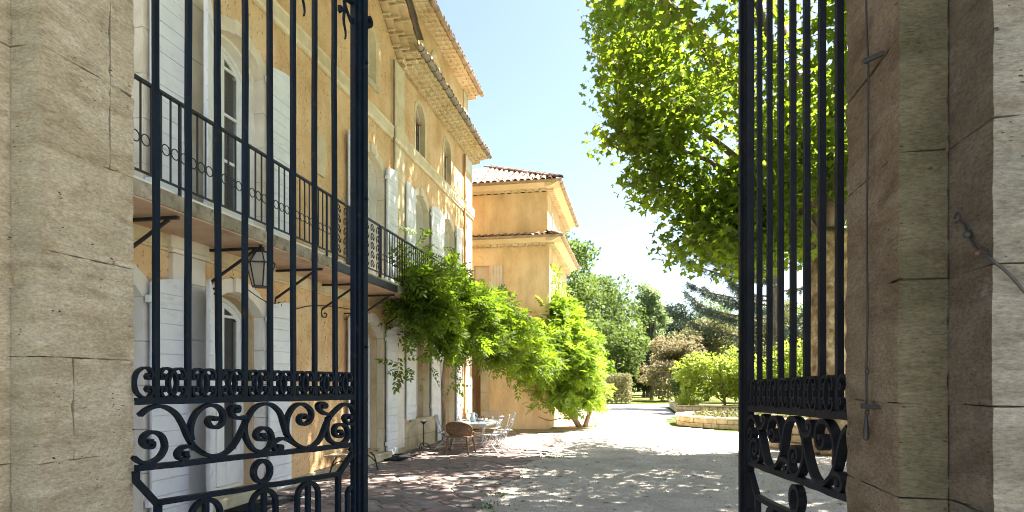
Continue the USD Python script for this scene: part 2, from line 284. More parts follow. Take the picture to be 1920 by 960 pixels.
# ground
ramp_mat('gravel', [(.40, .36, .315), (.52, .475, .42), (.62, .575, .515)], scale=1.2, detail=8, rough=.97, spec=.08, bump=1.0, bscale=55, bdist=.02,
         second=((.62, .58, .52), 60.0, .52, .72, .6, (1, 1, 1)), spots=((.21, .19, .165), 26.0, .16, (1, 1, 1)))
ramp_mat('earth', [(.24, .19, .12), (.34, .27, .17), (.42, .34, .23)], scale=2, rough=.97, spec=.05, bump=.8, bscale=40, bdist=.02)
ramp_mat('lawn', [(.10, .14, .035), (.19, .22, .06), (.33, .32, .11)], scale=1.4, detail=8, rough=.95, spec=.08, bump=1.0, bscale=70, bdist=.04)
ramp_mat('field', [(.045, .075, .022), (.08, .11, .035), (.13, .14, .055)], scale=.3, detail=8, rough=.97, spec=.05, bump=1.0, bscale=20, bdist=.05)
ramp_mat('mortar', [(.22, .19, .16), (.32, .28, .24), (.42, .38, .33)], scale=6, rough=.97, spec=.05, bump=.8, bscale=60, bdist=.008)
ramp_mat('mortar_dark', [(.08, .065, .045), (.12, .10, .07), (.17, .14, .10)], scale=6, rough=.97, spec=.05, bump=.8, bscale=60, bdist=.008)
ramp_mat('mortar_pale', [(.18, .15, .10), (.25, .21, .15), (.33, .28, .20)], scale=6, rough=.97, spec=.05, bump=.8, bscale=60, bdist=.008)
FLAGS = []
for i, c in enumerate([(.265, .195, .18), (.23, .18, .168), (.29, .225, .205), (.22, .20, .19), (.28, .25, .23), (.24, .175, .16), (.17, .158, .15)]):
    c = np.array(c) * 1.0; FLAGS.append(f'flagstone_{i}')
    ramp_mat(FLAGS[-1], [tuple(c * .72), tuple(c), tuple(c * 1.28)], scale=3.0, detail=8, rough=.82, spec=.25, bump=.7, bscale=18, bdist=.014,
             second=((.36, .32, .28), 5.0, .56, .76, .55, (1, 1, 1)))
ramp_mat('field_stone', [(.44, .33, .19), (.56, .45, .28), (.66, .55, .38)], scale=3.0, rough=.95, spec=.1, bump=.7, bscale=20, bdist=.02, isl=.15,
         second=((.26, .20, .12), 4.0, .55, .75, .6, (1, 1, 1)))
ramp_mat('coping_stone', [(.46, .36, .26), (.58, .48, .37), (.68, .58, .47)], scale=3.0, rough=.95, spec=.1, bump=.6, bscale=20, bdist=.015, isl=.12)
# bark and leaves
ramp_mat('plane_bark', [(.15, .10, .055), (.34, .25, .135), (.55, .43, .25)], scale=4.5, stretch=(1, 1, .7), detail=5, rough=.9, spec=.1, bump=.5, bscale=9, bdist=.03, lo=.38, hi=.6,
         second=((.26, .17, .09), 7.0, .5, .58, .8, (1, 1, .8)))
ramp_mat('bark', [(.07, .055, .04), (.14, .11, .08), (.22, .18, .13)], scale=5, stretch=(1, 1, .3), rough=.95, spec=.1, bump=.9, bscale=14, bdist=.04, bstretch=(1, 1, .3))
ramp_mat('vine_bark', [(.15, .10, .065), (.26, .18, .12), (.36, .27, .19)], scale=9, stretch=(1, 1, .4), rough=.95, spec=.1, bump=.9, bscale=22, bdist=.02)
leaf_mat('plane_leaf', [(.048, .085, .014), (.100, .143, .018), (.175, .195, .022), (.275, .245, .030), (.38, .27, .045)], trans=.6, tcol=2.8)
leaf_mat('wisteria_leaf', [(.055, .10, .014), (.11, .165, .018), (.19, .24, .028), (.31, .32, .06)], trans=.5, tcol=2.5)
leaf_mat('wisteria_pale', [(.09, .17, .022), (.20, .28, .04), (.35, .40, .10), (.52, .53, .22)], trans=.5, tcol=2.0)
leaf_mat('oak_leaf', [(.050, .085, .022), (.105, .150, .036), (.18, .22, .055), (.27, .29, .085)], trans=.45, tcol=1.9)
leaf_mat('dark_leaf', [(.013, .028, .016), (.025, .046, .024), (.045, .07, .032)], trans=.3, tcol=1.5)
leaf_mat('poplar_leaf', [(.17, .225, .11), (.24, .30, .15), (.33, .37, .21)], trans=.45, tcol=1.8)
leaf_mat('smoke_leaf', [(.20, .175, .095), (.28, .25, .135), (.31, .30, .155), (.31, .245, .145)], trans=.35, tcol=1.5)
leaf_mat('olive_leaf', [(.10, .11, .045), (.17, .17, .075), (.24, .22, .11)], trans=.35, tcol=1.6)
leaf_mat('lime_leaf', [(.17, .235, .04), (.29, .34, .065), (.42, .44, .13)], trans=.5, tcol=1.8)
leaf_mat('hedge_leaf', [(.15, .155, .06), (.25, .24, .11), (.33, .28, .15), (.35, .25, .15)], trans=.25, tcol=1.3)
leaf_mat('cedar_needle', [(.045, .070, .048), (.08, .11, .072), (.13, .15, .09)], trans=.15, tcol=1.2, rough=.6)
leaf_mat('grass_blade', [(.06, .09, .02), (.13, .15, .04), (.25, .23, .09)], trans=.3, tcol=1.3)
leaf_mat('dry_leaf', [(.10, .055, .025), (.20, .12, .05), (.30, .21, .09)], trans=.1, tcol=1.0, rough=.8)
plain('white_metal', (.48, .48, .46), rough=.5, spec=.4, var=.1)
plain('ceramic', (.45, .52, .54), rough=.25, spec=.5, var=.06)
plain('plate_white', (.75, .74, .70), rough=.3, spec=.5, var=.03)
plain('fruit_dark', (.10, .02, .03), rough=.4)
plain('bread', (.42, .22, .09), rough=.8)
plain('mat_black', (.02, .02, .022), rough=.95, spec=.1, bump=.6, bdist=.006, scale=60)
plain('wire', (.016, .015, .014), rough=.6)
plain('candle', (.75, .72, .62), rough=.5)
plain('bronze', (.05, .045, .04), rough=.5, spec=.5)
MATS['glass'] = usdkit.material(stage, '/World/Looks/glass', {
    'f': ('fresnel', {'IOR': 1.5}), 'a': ('math', {'math_type': 'multiply_add', 'value2': 1.4, 'value3': .05, 'use_clamp': True}),
    't': ('transparent_bsdf', {'color': (.86, .89, .88)}), 'g': ('glossy_bsdf', {'roughness': .04, 'color': (.9, .92, .95)}), 'x': ('mix_closure', {})},
    [('f.fac', 'a.value1'), ('a.value', 'x.fac'), ('t.BSDF', 'x.closure1'), ('g.BSDF', 'x.closure2')], surface='x.closure')
MATS['frosted'] = usdkit.material(stage, '/World/Looks/frosted', {
    'd': ('principled_bsdf', {'base_color': (.62, .58, .50), 'roughness': .35, 'specular_ior_level': .5}), 't': ('translucent_bsdf', {'color': (.75, .70, .60)}), 'x': ('mix_closure', {'fac': .55})},
    [('d.BSDF', 'x.closure1'), ('t.BSDF', 'x.closure2')], surface='x.closure')
MATS['clear_glass'] = usdkit.material(stage, '/World/Looks/clear_glass', {
    't': ('transparent_bsdf', {'color': (.9, .93, .93)}), 'g': ('glossy_bsdf', {'roughness': .02}), 'x': ('mix_closure', {'fac': .15})},
    [('t.BSDF', 'x.closure1'), ('g.BSDF', 'x.closure2')], surface='x.closure')
# ---------------------------------------------------------------- gate piers of bedded limestone blocks
def stone_block(x0, x1, y0, y1, z0, z1, seed, step=.016, rough=.009, r=.0012):
    V, F = gridbox(x0, x1, y0, y1, z0, z1, step); lo = np.array([x0, y0, z0]); hi = np.array([x1, y1, z1]); c = (lo + hi) / 2
    e = r * (.5 + 2.2 * meshkit.noise(V * 9 + seed, seed))[:, None]
    q = np.clip(V, lo + e, hi - e); d = V - q; L = np.linalg.norm(d, axis=1, keepdims=True)
    V2 = np.where(L > 1e-9, q + e * d / np.maximum(L, 1e-9), V); n = norm(np.where(L > 1e-9, d, V - c))
    bed = meshkit.fbm(V * [2.2, 2.2, 9] + 3.1, 4, 11) - .5
    fine = meshkit.fbm(V * [14, 14, 22], 4, 7) - .5
    chip = np.clip(meshkit.noise(V * [10, 10, 15], 3) - .76, 0, 1) * 3
    return V2 + n * (bed * rough * .9 + fine * rough * 2.0 - chip * rough * 1.5)[:, None], F
def pier(label, xj, sgn, zs, mats, seed, split):
    """xj: inner jamb plane; sgn: +1 when the masonry lies towards +x."""
    t = thing('gate_pier', label, 'gate pier', (xj + sgn * .5, 2.0, 0)); Y0, Y1, Y2 = 1.69, 1.90, 2.34
    for i, (a, b) in enumerate(zip(zs[:-1], zs[1:])):
        a, b = a + .0005, b - .0005; R = rng(seed + i); o = R.uniform(-.002, .002)
        xs = sorted((xj + o, xj + sgn * .122))
        if i in split:
            m = Y1 + (Y2 - Y1) * split[i]
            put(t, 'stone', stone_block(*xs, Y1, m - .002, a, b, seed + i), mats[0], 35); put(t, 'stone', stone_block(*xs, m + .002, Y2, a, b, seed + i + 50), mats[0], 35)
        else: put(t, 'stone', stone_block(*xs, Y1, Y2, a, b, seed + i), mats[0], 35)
        k = .0 if i % 2 else .10
        xs = sorted((xj + sgn * .125 + o, xj + sgn * (.62 + k)))
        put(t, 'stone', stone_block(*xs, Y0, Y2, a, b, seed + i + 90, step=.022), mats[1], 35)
    core = [sorted((xj + sgn * .016, xj + sgn * .145)), sorted((xj + sgn * .142, xj + sgn * .6))]
    put(t, 'mortar', [box(*core[0], Y1 + .016, Y2 - .016, 0, zs[-1]), box(*core[1], Y0 + .016, Y2 - .016, 0, zs[-1])], 'mortar_pale' if sgn < 0 else 'mortar_dark')
    xs = sorted((xj - sgn * .05, xj + sgn * .85)); top = zs[-1]
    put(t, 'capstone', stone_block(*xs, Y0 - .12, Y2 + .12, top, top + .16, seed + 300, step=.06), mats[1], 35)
    return t
zl = [0, .40, .80, 1.20, 1.59, 1.98, 2.37, 2.72, 3.12, 3.5, 3.9, 4.2]
zr = [0, .40, .80, 1.18, 1.44, 1.78, 2.13, 2.45, 2.80, 3.15, 3.5, 3.85, 4.2]
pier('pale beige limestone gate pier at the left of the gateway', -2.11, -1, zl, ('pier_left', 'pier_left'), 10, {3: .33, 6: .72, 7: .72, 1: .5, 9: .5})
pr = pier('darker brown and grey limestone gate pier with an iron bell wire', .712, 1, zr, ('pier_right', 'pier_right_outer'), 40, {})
for nm, x0, x1, lab in (('garden_wall', -4.74, -2.84, 'rubble garden wall joining the left gate pier to the house'), ('garden_wall', 1.46, 9.0, 'rubble garden wall running right from the darker gate pier')):
    t = thing(nm, lab, 'wall', ((x0 + x1) / 2, 2.1, 0))
    put(t, 'masonry', box(x0, x1, 1.86, 2.28, 0, 2.1), 'pier_stone')
    put(t, 'coping', box(x0, x1, 1.80, 2.34, 2.1, 2.2, .02), 'coping_stone')

# bell wire on the right pier, and the frayed cable end on its front corner
t = thing('bell_pull', 'thin rusty bell wire with hooks and a handle hanging down the right gate pier', 'bell pull', (.69, 2.08, 1.3))
w = lambda P: [(.694 + .004 * math.sin(z * 7), y, z) for y, z in P]
put(t, 'wire', tube(spline(w([(2.10, 4.1), (2.08, 3.2), (2.09, 2.65), (2.065, 2.45), (2.085, 2.2), (2.10, 1.95), (2.075, 1.7), (2.083, 1.535)]), 6), .0032, 5), 'wire', True)
put(t, 'wire', tube(w([(2.083, 1.525), (2.086, 1.47), (2.088, 1.425)]), .004, 5), 'wire', True)
for y, z in ((2.066, 2.465), (2.087, 1.425)): put(t, 'nail', tube([(.68, y, z), (.72, y - .055, z - .004)], [.009, .006], 6), 'wire')
for z in (1.53, 1.405):
    a = np.linspace(0, 2 * np.pi, 11); put(t, 'ring', tube(np.stack([.693 + 0 * a, 2.084 + .011 * np.cos(a), z + .011 * np.sin(a)], 1), .003, 5, caps=False), 'wire', True)
put(t, 'handle', lathe([(.001, 1.318), (.009, 1.325), (.010, 1.345), (.006, 1.375), (.004, 1.395), (.001, 1.396)], 8, (.692, 2.088, 0)), 'wire', True)
t = thing('cable_end', 'frayed black cable end nailed across the corner of the right gate pier', 'cable', (.83, 1.75, 1.85))
put(t, 'cable', tube(spline([(.822, 1.82, 1.915), (.826, 1.80, 1.90), (.825, 1.77, 1.86), (.822, 1.72, 1.815), (.828, 1.682, 1.79), (.86, 1.674, 1.755), (.90, 1.672, 1.70), (.94, 1.674, 1.64)], 5), .0036, 6), 'wire', True)
a = np.linspace(0, 5.5, 12); put(t, 'loop', tube(np.stack([.823 + 0 * a, 1.828 + .012 * np.cos(a), 1.925 + .012 * np.sin(a)], 1), .003, 5), 'wire', True)
put(t, 'knot', (trimesh.creation.icosphere(1, .011).vertices + [.823, 1.775, 1.87], trimesh.creation.icosphere(1, .011).faces), 'wire', True)
put(t, 'nail', tube([(.81, 1.715, 1.812), (.84, 1.715, 1.812)], .006, 6), 'iron_rust')

# ---------------------------------------------------------------- wrought iron gate leaves
SCROLLS = {
 'wave': [(0.003, 1.354), (0.04, 1.382), (0.089, 1.392), (0.131, 1.379), (0.168, 1.349), (0.198, 1.299), (0.22, 1.247), (0.251, 1.2), (0.298, 1.163), (0.346, 1.147), (0.396, 1.15), (0.438, 1.173), (0.473, 1.212), (0.504, 1.265), (0.53, 1.311), (0.562, 1.357), (0.596, 1.381), (0.64, 1.389), (0.685, 1.38), (0.731, 1.34), (0.754, 1.279), (0.778, 1.222), (0.826, 1.171), (0.896, 1.14), (0.958, 1.148), (1.011, 1.19), (1.054, 1.27), (1.09, 1.315), (1.154, 1.361), (1.201, 1.375), (1.25, 1.357), (1.268, 1.31), (1.26, 1.267), (1.235, 1.253), (1.201, 1.271), (1.191, 1.299), (1.22, 1.312), (1.236, 1.295)],
 'a2': [(0.239, 1.231), (0.232, 1.275), (0.243, 1.325), (0.274, 1.368), (0.322, 1.39), (0.371, 1.381), (0.397, 1.348), (0.394, 1.304), (0.367, 1.283), (0.334, 1.289), (0.319, 1.314), (0.334, 1.334), (0.356, 1.325)],
 'a3': [(0.298, 1.165), (0.258, 1.189), (0.228, 1.202), (0.194, 1.2), (0.171, 1.179), (0.175, 1.157), (0.198, 1.147), (0.217, 1.158), (0.207, 1.172)],
 'a4': [(-0.036, 1.205), (-0.025, 1.177), (0.007, 1.152), (0.047, 1.147), (0.089, 1.166), (0.112, 1.206), (0.105, 1.248), (0.082, 1.272), (0.047, 1.279), (0.021, 1.263), (0.015, 1.236), (0.034, 1.214), (0.056, 1.215), (0.06, 1.233), (0.045, 1.238)],
 'a5': [(0.526, 1.327), (0.482, 1.321), (0.448, 1.338), (0.436, 1.364), (0.452, 1.381), (0.48, 1.378), (0.48, 1.357), (0.466, 1.358)],
 'a6': [(0.524, 1.315), (0.517, 1.264), (0.528, 1.216), (0.562, 1.165), (0.592, 1.15), (0.631, 1.144), (0.667, 1.168), (0.68, 1.212), (0.662, 1.252), (0.627, 1.266), (0.593, 1.253), (0.583, 1.229), (0.601, 1.207), (0.634, 1.205), (0.638, 1.221), (0.62, 1.229)],
 'b2': [(0.775, 1.219), (0.773, 1.274), (0.785, 1.324), (0.826, 1.372), (0.881, 1.383), (0.93, 1.356), (0.945, 1.317), (0.925, 1.283), (0.886, 1.27), (0.858, 1.29), (0.863, 1.315), (0.89, 1.325), (0.908, 1.31)],
 'b3': [(0.828, 1.169), (0.783, 1.193), (0.74, 1.203), (0.696, 1.188), (0.688, 1.163), (0.709, 1.145), (0.738, 1.149), (0.738, 1.165), (0.722, 1.163)],
 'b4': [(1.078, 1.318), (1.032, 1.327), (0.998, 1.351), (0.992, 1.374), (1.017, 1.386), (1.046, 1.373), (1.041, 1.359), (1.023, 1.363)],
 'b5': [(1.067, 1.303), (1.056, 1.253), (1.057, 1.211), (1.078, 1.168), (1.132, 1.146), (1.187, 1.148), (1.221, 1.183), (1.209, 1.234), (1.166, 1.257), (1.123, 1.248), (1.112, 1.213), (1.134, 1.187), (1.169, 1.188), (1.175, 1.207), (1.154, 1.216)]}
def gate_leaf(label, P0, ang, dz, tilt, side, smin, mat):
    """side: +1 puts the cover strip on the camera side. smin cuts away what would stand inside the masonry."""
    d = np.array([math.sin(ang), math.cos(ang), 0]); n = np.array([math.cos(ang), -math.sin(ang), 0]); P0 = np.array([P0[0], P0[1], 0.])
    def W(s, z, o=0.0): return P0 + d * s + n * o + np.array([0, 0, z + dz + tilt * s])
    t = thing('wrought_iron_gate', label, 'gate', P0 + [0, 0, .1])
    def strip(P, thick, depth, o=0.0, taper=None):
        P = np.asarray(P, float); T = norm(np.gradient(P, axis=0)); N = np.stack([-T[:, 1], T[:, 0]], 1); k = np.ones(len(P)) if taper is None else taper
        V = []
        for p, q, kk in zip(P, N, k):
            for a, b in ((-1, -1), (1, -1), (1, 1), (-1, 1)):
                s, z = p + q * a * thick / 2 * kk; V.append(W(s, z, o + b * depth / 2))
        m = len(P); i, j = np.meshgrid(np.arange(m - 1), np.arange(4), indexing='ij')
        F = np.stack([i * 4 + j, i * 4 + (j + 1) % 4, (i + 1) * 4 + (j + 1) % 4, (i + 1) * 4 + j], -1).reshape(-1, 4)
        F = np.vstack([F, [[3, 2, 1, 0]], [[4 * m - 4, 4 * m - 3, 4 * m - 2, 4 * m - 1]]])
        return np.array(V), tri(F)
    def put_(nm, m, sm=40): return put(t, nm, m, mat, sm)
    S1 = 1.308
    R = rng(int(abs(P0[0]) * 1000))
    # rails: slightly hand-forged
    for z, th, s0, s1, dp in ((1.415, .030, -.01, 1.27, .034), (1.128, .026, -.01, 1.25, .034), (.966, .025, .085, 1.15, .030), (.14, .04, .07, 1.27, .034), (3.80, .04, -.01, 1.31, .036)):
        s = np.linspace(max(s0, smin), s1, 14); put_('rail', strip(np.stack([s, z + R.normal(0, .0012, 14)], 1), th, dp))
    for i in range(8):
        s = .074 + .149 * i
        if s < smin + .01: continue
        zz = np.linspace(1.41, 3.79, 16); w = np.cumsum(R.normal(0, .0011, 16)); put_('bar', strip(np.stack([s + w - w.mean(), zz], 1), .0228, .0235))
    # meeting stile: main post, cover strip, inner flat, foot
    z = np.linspace(.06, 4.0, 8)
    put_('stile', strip(np.stack([S1 + 0 * z, z], 1), .043, .050)); put_('stile', strip(np.stack([S1 - .042 + 0 * z, z], 1), .013, .036))
    put_('cover_strip', strip(np.stack([S1 + .026 + 0 * z, z], 1), .036, .012, o=side * .032))
    for zz in (3.45, 2.62, 1.72, .62): put_('rivet', strip([(S1 + .024, zz), (S1 + .036, zz)], .012, .012, o=side * .043))
    put_('gusset', strip([(1.25, 1.128), (1.305, 1.09)], .07, .020)); put_('gusset', strip([(1.27, 1.285), (1.30, 1.26)], .08, .02))
    # corner braces and the verticals below
    put_('brace', strip([(1.255, 1.075), (1.146, .965)], .026, .028)); put_('upright', strip([(1.146, .975), (1.143, .6), (1.143, .15)], .026, .028))
    if smin < 0: put_('brace', strip([(-.012, 1.115), (-.012, 1.075), (.085, .955)], .024, .028))
    if smin < .05: put_('upright', strip([(.083, .965), (.080, .6), (.080, .15)], .026, .028))
    # C-scroll frieze
    C = spline([(.022, -.034), (.030, -.026), (.026, -.016), (.012, -.018), (.008, -.034), (.020, -.054), (.045, -.056), (.072, -.038), (.083, 0), (.072, .038), (.045, .056), (.020, .054), (.008, .034), (.012, .018), (.026, .016), (.030, .026), (.022, .034)], 4)
    edges = [-.075] + [.074 + .149 * i for i in range(8)] + [1.262]
    for i in range(len(edges) - 1):
        a, b = edges[i] + .012, edges[i + 1] - .012
        for flip in (0, 1):
            w = min(1.0, (b - a) / .120); s = a + C[:, 0] * w if not flip else b - C[:, 0] * w
            if s.min() < max(smin, -.03) or (i == 0 and not flip): continue
            put_('c_scroll', strip(np.stack([s, 1.494 + C[:, 1] * 1.14], 1),   .0105, .032, o=.002 * (1 if flip else -1)))
    for k, p in SCROLLS.items():
        p = np.array(p); p = p[p[:, 0] > smin + .012] if k in ('wave', 'a4', 'a2', 'a3') else p
        if len(p) < 6 or (k == 'a4' and smin > -.03): continue
        q = spline(p, 5); L = np.linspace(0, 1, len(q)); put_('scroll', strip(q, .0165, .036, taper=np.clip(1.0 - .35 * np.clip((L - .75) / .25, 0, 1), .5, 1)))
        e = q[-1]; put_('scroll_eye', [strip([(e[0] - .011, e[1]), (e[0] + .011, e[1])], .022, .04)])
    a = np.linspace(0, 2 * np.pi, 25)[:-1]; a = np.append(a, 2 * np.pi)
    put_('ring', strip(np.stack([.620 + .050 * np.cos(a), 1.043 + .054 * np.sin(a)], 1), .020, .034))
    for sc in (.31, .632, .92):
        th = np.linspace(0, np.pi, 15); P = [(sc + .073, .15), (sc + .073, .5)] + [(sc + .073 * math.cos(x), .872 + .073 * math.sin(x)) for x in th] + [(sc - .073, .5), (sc - .073, .15)]
        if sc - .09 > smin: put_('arch_bar', strip(P, .022, .026)); put_('bar', strip([(sc, .95), (sc, .15)], .024, .024))
    put_('hook_bar', strip([(1.262, .875), (1.232, .872), (1.218, .85), (1.216, .6), (1.216, .15)], .020, .024))
    # flame tendrils hanging from the top rail, and the leaf curl at the stile head
    for s, L in ((1.195, .25), (.887, .27), (.59, .24), (.29, .26)):
        zz = np.linspace(0, 1, 12); put_('tendril', strip(np.stack([s + .012 * np.sin(zz * 9) * zz, 3.79 - L * zz], 1), .022, .012, taper=1 - .8 * zz))
        put_('tendril', strip(spline([(s - .005, 3.76), (s + .03, 3.70), (s + .055, 3.665), (s + .065, 3.68), (s + .058, 3.69)], 4), .014, .012))
        put_('bud', strip([(s - .045, 3.70), (s - .032, 3.70), (s - .02, 3.69)], .035, .02))
    put_('curl', strip(spline([(1.31, 3.80), (1.34, 3.73), (1.39, 3.705), (1.415, 3.735), (1.40, 3.765), (1.38, 3.75)], 5), .018, .03))
    return t
gate_leaf('left leaf of the navy wrought iron gate standing ajar before the house', (-2.09, 2.345), math.radians(19.66), 0, -.008, 1, -.04, 'iron')
gate_leaf('right leaf of the black wrought iron gate folded back beside the brown pier', (.7593, 2.2565), math.radians(-7.16), -.035, -.018, -1, .10, 'iron_dark')
# ---------------------------------------------------------------- main house
F0 = -4.75                      # facade plane
Ys, Ye = 2.36, 18.0
house = thing('bastide_house', 'long ochre rendered country house with white shutters and a balcony', 'house', (F0 - 2, 10, 0))
HW, REV = .53, .27
def arch_poly(yc, hw, z0, zs, zc, n=10, grow=0.0):
    """opening with a segmental head; grow widens it."""
    hw2, zs2, zc2 = hw + grow, zs + grow * .35, zc + grow; rise = zc2 - zs2; Rr = (hw2 ** 2 + rise ** 2) / (2 * rise); zc0 = zc2 - Rr
    a = math.asin(min(1, hw2 / Rr)); t = np.linspace(a, -a, n) if rise < hw2 else np.linspace(math.pi - a, a - math.pi, n)
    return [(yc + hw2, z0)] + [(yc + Rr * math.sin(x), zc0 + Rr * math.cos(x)) for x in t] + [(yc - hw2, z0)]
def P(l): return Polygon(l).buffer(0)
OPEN = []                        # (kind, yc, hw, z0, zs, zc)
for yc in (4.83, 6.87, 10.85, 15.65): OPEN.append(('door', yc, HW, .16, 2.33, 2.58))
OPEN.append(('win', 13.55, HW, .68, 2.33, 2.58))
for yc in (4.83, 6.87, 10.85, 13.55, 15.65): OPEN.append(('door', yc, HW, 3.20, 5.42, 5.68))
for yc in (7.4, 10.78): OPEN.append(('attic', yc, .25, 7.02, 7.75, 7.98))
for yc in (13.54, 15.64): OPEN.append(('barred', yc, .31, 6.58, 7.42, 7.72))
EAVE, PK, PC, PH = 7.97, 10.15, 9.1, 3.15
RS = (PK - EAVE) / PH
wall = Polygon([(Ys, 0), (Ye, 0), (Ye, EAVE), (PC + PH, EAVE), (PC, PK), (PC - PH, EAVE), (Ys, EAVE)])
for k, yc, hw, z0, zs, zc in OPEN: wall = wall.difference(P(arch_poly(yc, hw, z0, zs, zc, grow=.10 if k in ('door', 'win') else .05)))
put(house, 'wall', [extrX(wall, F0 - .45, F0), box(-9.5, F0 - .451, Ye - .4, Ye - .003, 0, EAVE), box(-9.5, F0 - .451, Ys, Ys + .4, 0, EAVE), box(-9.9, -9.5, Ys, Ye, 0, EAVE)], 'plaster')
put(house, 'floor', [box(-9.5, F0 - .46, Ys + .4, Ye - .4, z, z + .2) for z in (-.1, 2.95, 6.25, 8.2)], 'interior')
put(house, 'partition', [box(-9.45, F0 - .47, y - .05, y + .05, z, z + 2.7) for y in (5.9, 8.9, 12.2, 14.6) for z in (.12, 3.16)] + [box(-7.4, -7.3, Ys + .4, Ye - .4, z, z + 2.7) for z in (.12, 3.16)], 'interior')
put(house, 'plinth', extrX(unary_union([sbox(a, .0, b, .13) for a, b in ((Ys, 4.2), (5.45, 6.2), (7.5, 10.2), (16.3, 17.1))]), F0, F0 + .035), 'sill_stone')
x = 11.55
while x < 15.05:
    w_ = .42 + .2 * (math.sin(x * 9) * .5 + .5); x2 = min(x + w_, 15.05)
    for a_, b_ in ((.02, .30), (.305, .62)): put(house, 'dado_stone', box(F0 - .02, F0 + .03, x + .004, x2 - .004, a_, b_, .006), 'sill_stone')
    x = x2

def surround(k, yc, hw, z0, zs, zc):
    w = .165 if k in ('door', 'win') else .10
    mat = {'door': 'trim_white', 'win': 'trim_stone', 'attic': 'trim_stone', 'barred': 'trim_stone'}[k]
    ring = P(arch_poly(yc, hw, z0, zs, zc, grow=w)).difference(P(arch_poly(yc, hw, z0 - .01, zs, zc)))
    pr = .022 if k != 'barred' else .012
    x0, x1 = F0 - REV - .08, F0 + pr
    # jamb stones
    n = max(2, int(round((zs - z0) / .48)))
    for i in range(n):
        a, b = z0 + (zs - z0) * i / n + (.003 if i else 0), z0 + (zs - z0) * (i + 1) / n - .003
        for sg in (-1, 1):
            s = ring.intersection(sbox(*sorted((yc, yc + sg * 2))[:1], a, sorted((yc, yc + sg * 2))[1], b))
            if not s.is_empty: put(house, 'jamb_stone', extrX(s, x0, x1 - (.002 if i % 2 else 0)), mat if k != 'door' else 'trim_cream' if z0 > 3 else 'trim_stone' if yc > 9 else 'trim_white')
    # voussoirs
    cuts = [-1.2, -.56, -.17, .17, .56, 1.2]
    for j in range(5):
        wedge = Polygon([(yc + cuts[j] * hw * .98 + .002, zs), (yc + cuts[j + 1] * hw * .98 - .002, zs), (yc + cuts[j + 1] * hw * 1.45 - .003, zs + 1.3), (yc + cuts[j] * hw * 1.45 + .003, zs + 1.3)])
        if j in (0, 4):
            e = -1 if j == 0 else 1; wedge = wedge.union(Polygon([(yc + e * .55 * hw, zs + .004), (yc + e * 3, zs + .004), (yc + e * 3, zs + 1.3), (yc + e * .815 * hw, zs + 1.3)]))
        s = ring.intersection(wedge)
        if not s.is_empty: put(house, 'keystone' if j == 2 else 'voussoir', extrX(s, x0, x1 + (.035 if j == 2 and k in ('door', 'win') else 0)), 'trim_cream' if k == 'door' and z0 > 3 else mat)
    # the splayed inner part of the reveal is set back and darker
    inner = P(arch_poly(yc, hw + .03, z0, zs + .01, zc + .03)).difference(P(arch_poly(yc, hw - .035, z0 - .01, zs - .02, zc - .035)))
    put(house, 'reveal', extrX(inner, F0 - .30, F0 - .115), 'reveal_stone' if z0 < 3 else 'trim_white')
    if k in ('win', 'attic'): put(house, 'sill', box(F0 - .3, F0 + .05, yc - hw - w, yc + hw + w, z0 - .12, z0 - .002, .012), 'sill_stone')
    elif z0 < 1: put(house, 'doorstep', box(F0 - .3, F0 + .16, yc - hw - .1, yc + hw + .1, .02, z0 - .003, .015), 'sill_stone')
for o in OPEN: surround(*o)

def french_window(yc, hw, z0, zs, zc, x, door=True, nlight=3, mat='white_frame'):
    hw -= .036; zs -= .02; zc -= .036
    out = P(arch_poly(yc, hw, z0, zs, zc)); inn = P(arch_poly(yc, hw - .05, z0 + .04, zs - .02, zc - .05))
    w = put(house, 'window', [extrX(out.difference(inn), x - .03, x + .03)] +
            [extrX(sbox(yc - .045, z0 + .05, yc + .045, zc - .055), x - .022, x + .034)], mat, label=None)
    kick = .42 if door else 0
    zz0 = z0 + .05
    for sg in (-1, 1):
        half = inn.intersection(sbox(*( (yc - 2, z0, yc - .045, 9) if sg < 0 else (yc + .045, z0, yc + 2, 9)))).buffer(-.004)
        st = .065; panes = half.buffer(-st, join_style=2)
        y0, b0, y1, b1 = half.bounds
        cut = [sbox(y0, z0, y1, zz0 + kick)] if kick else []
        gl = panes.difference(unary_union(cut)) if cut else panes
        bars_ = [sbox(y0, zz0 + kick + (zs + .0 - zz0 - kick) * j / nlight - .016, y1, zz0 + kick + (zs - zz0 - kick) * j / nlight + .016) for j in range(1, nlight + (1 if zc - zs > .1 else 0))]
        lights = gl.difference(unary_union(bars_)) if bars_ else gl
        put(w, 'sash', [extrX(half.difference(lights), x - .02, x + .02)], mat)
        for g in getattr(lights, 'geoms', [lights]):
            if g.area > .004: put(w, 'pane', extrX(g.buffer(-.001), x - .004, x + .004), 'glass')
        if kick:
            yb0, yb1 = y0 + st + .03, y1 - st - .03
            put(w, 'panel', [extrX(sbox(yb0, z0 + .13, yb1, zz0 + kick - .07), x + .018, x + .028)], mat)
    return w
for k, yc, hw, z0, zs, zc in OPEN:
    if k == 'door': french_window(yc, hw, z0, zs, zc, F0 - REV, True, 3 if z0 > 3 else 2)
    elif k == 'win': french_window(yc, hw, z0, zs, zc, F0 - REV, False, 3)
    elif k == 'attic': french_window(yc, hw, z0, zs, zc, F0 - .2, False, 2)
# curtains behind the first-floor windows
for yc in (6.87, 10.85, 13.55):
    y = np.linspace(.10, .46, 22)
    for sg in (-1, 1):
        q = np.stack([F0 - .42 + .02 * np.sin(y * 90), yc + sg * y], 1); V = np.vstack([np.c_[q, 0 * y + 3.25], np.c_[q, 0 * y + 5.5]]); n = len(y); i = np.arange(n - 1)
        put(house, 'curtain', (V, np.stack([i, i + 1, n + i + 1, n + i], 1)), 'curtain', True)
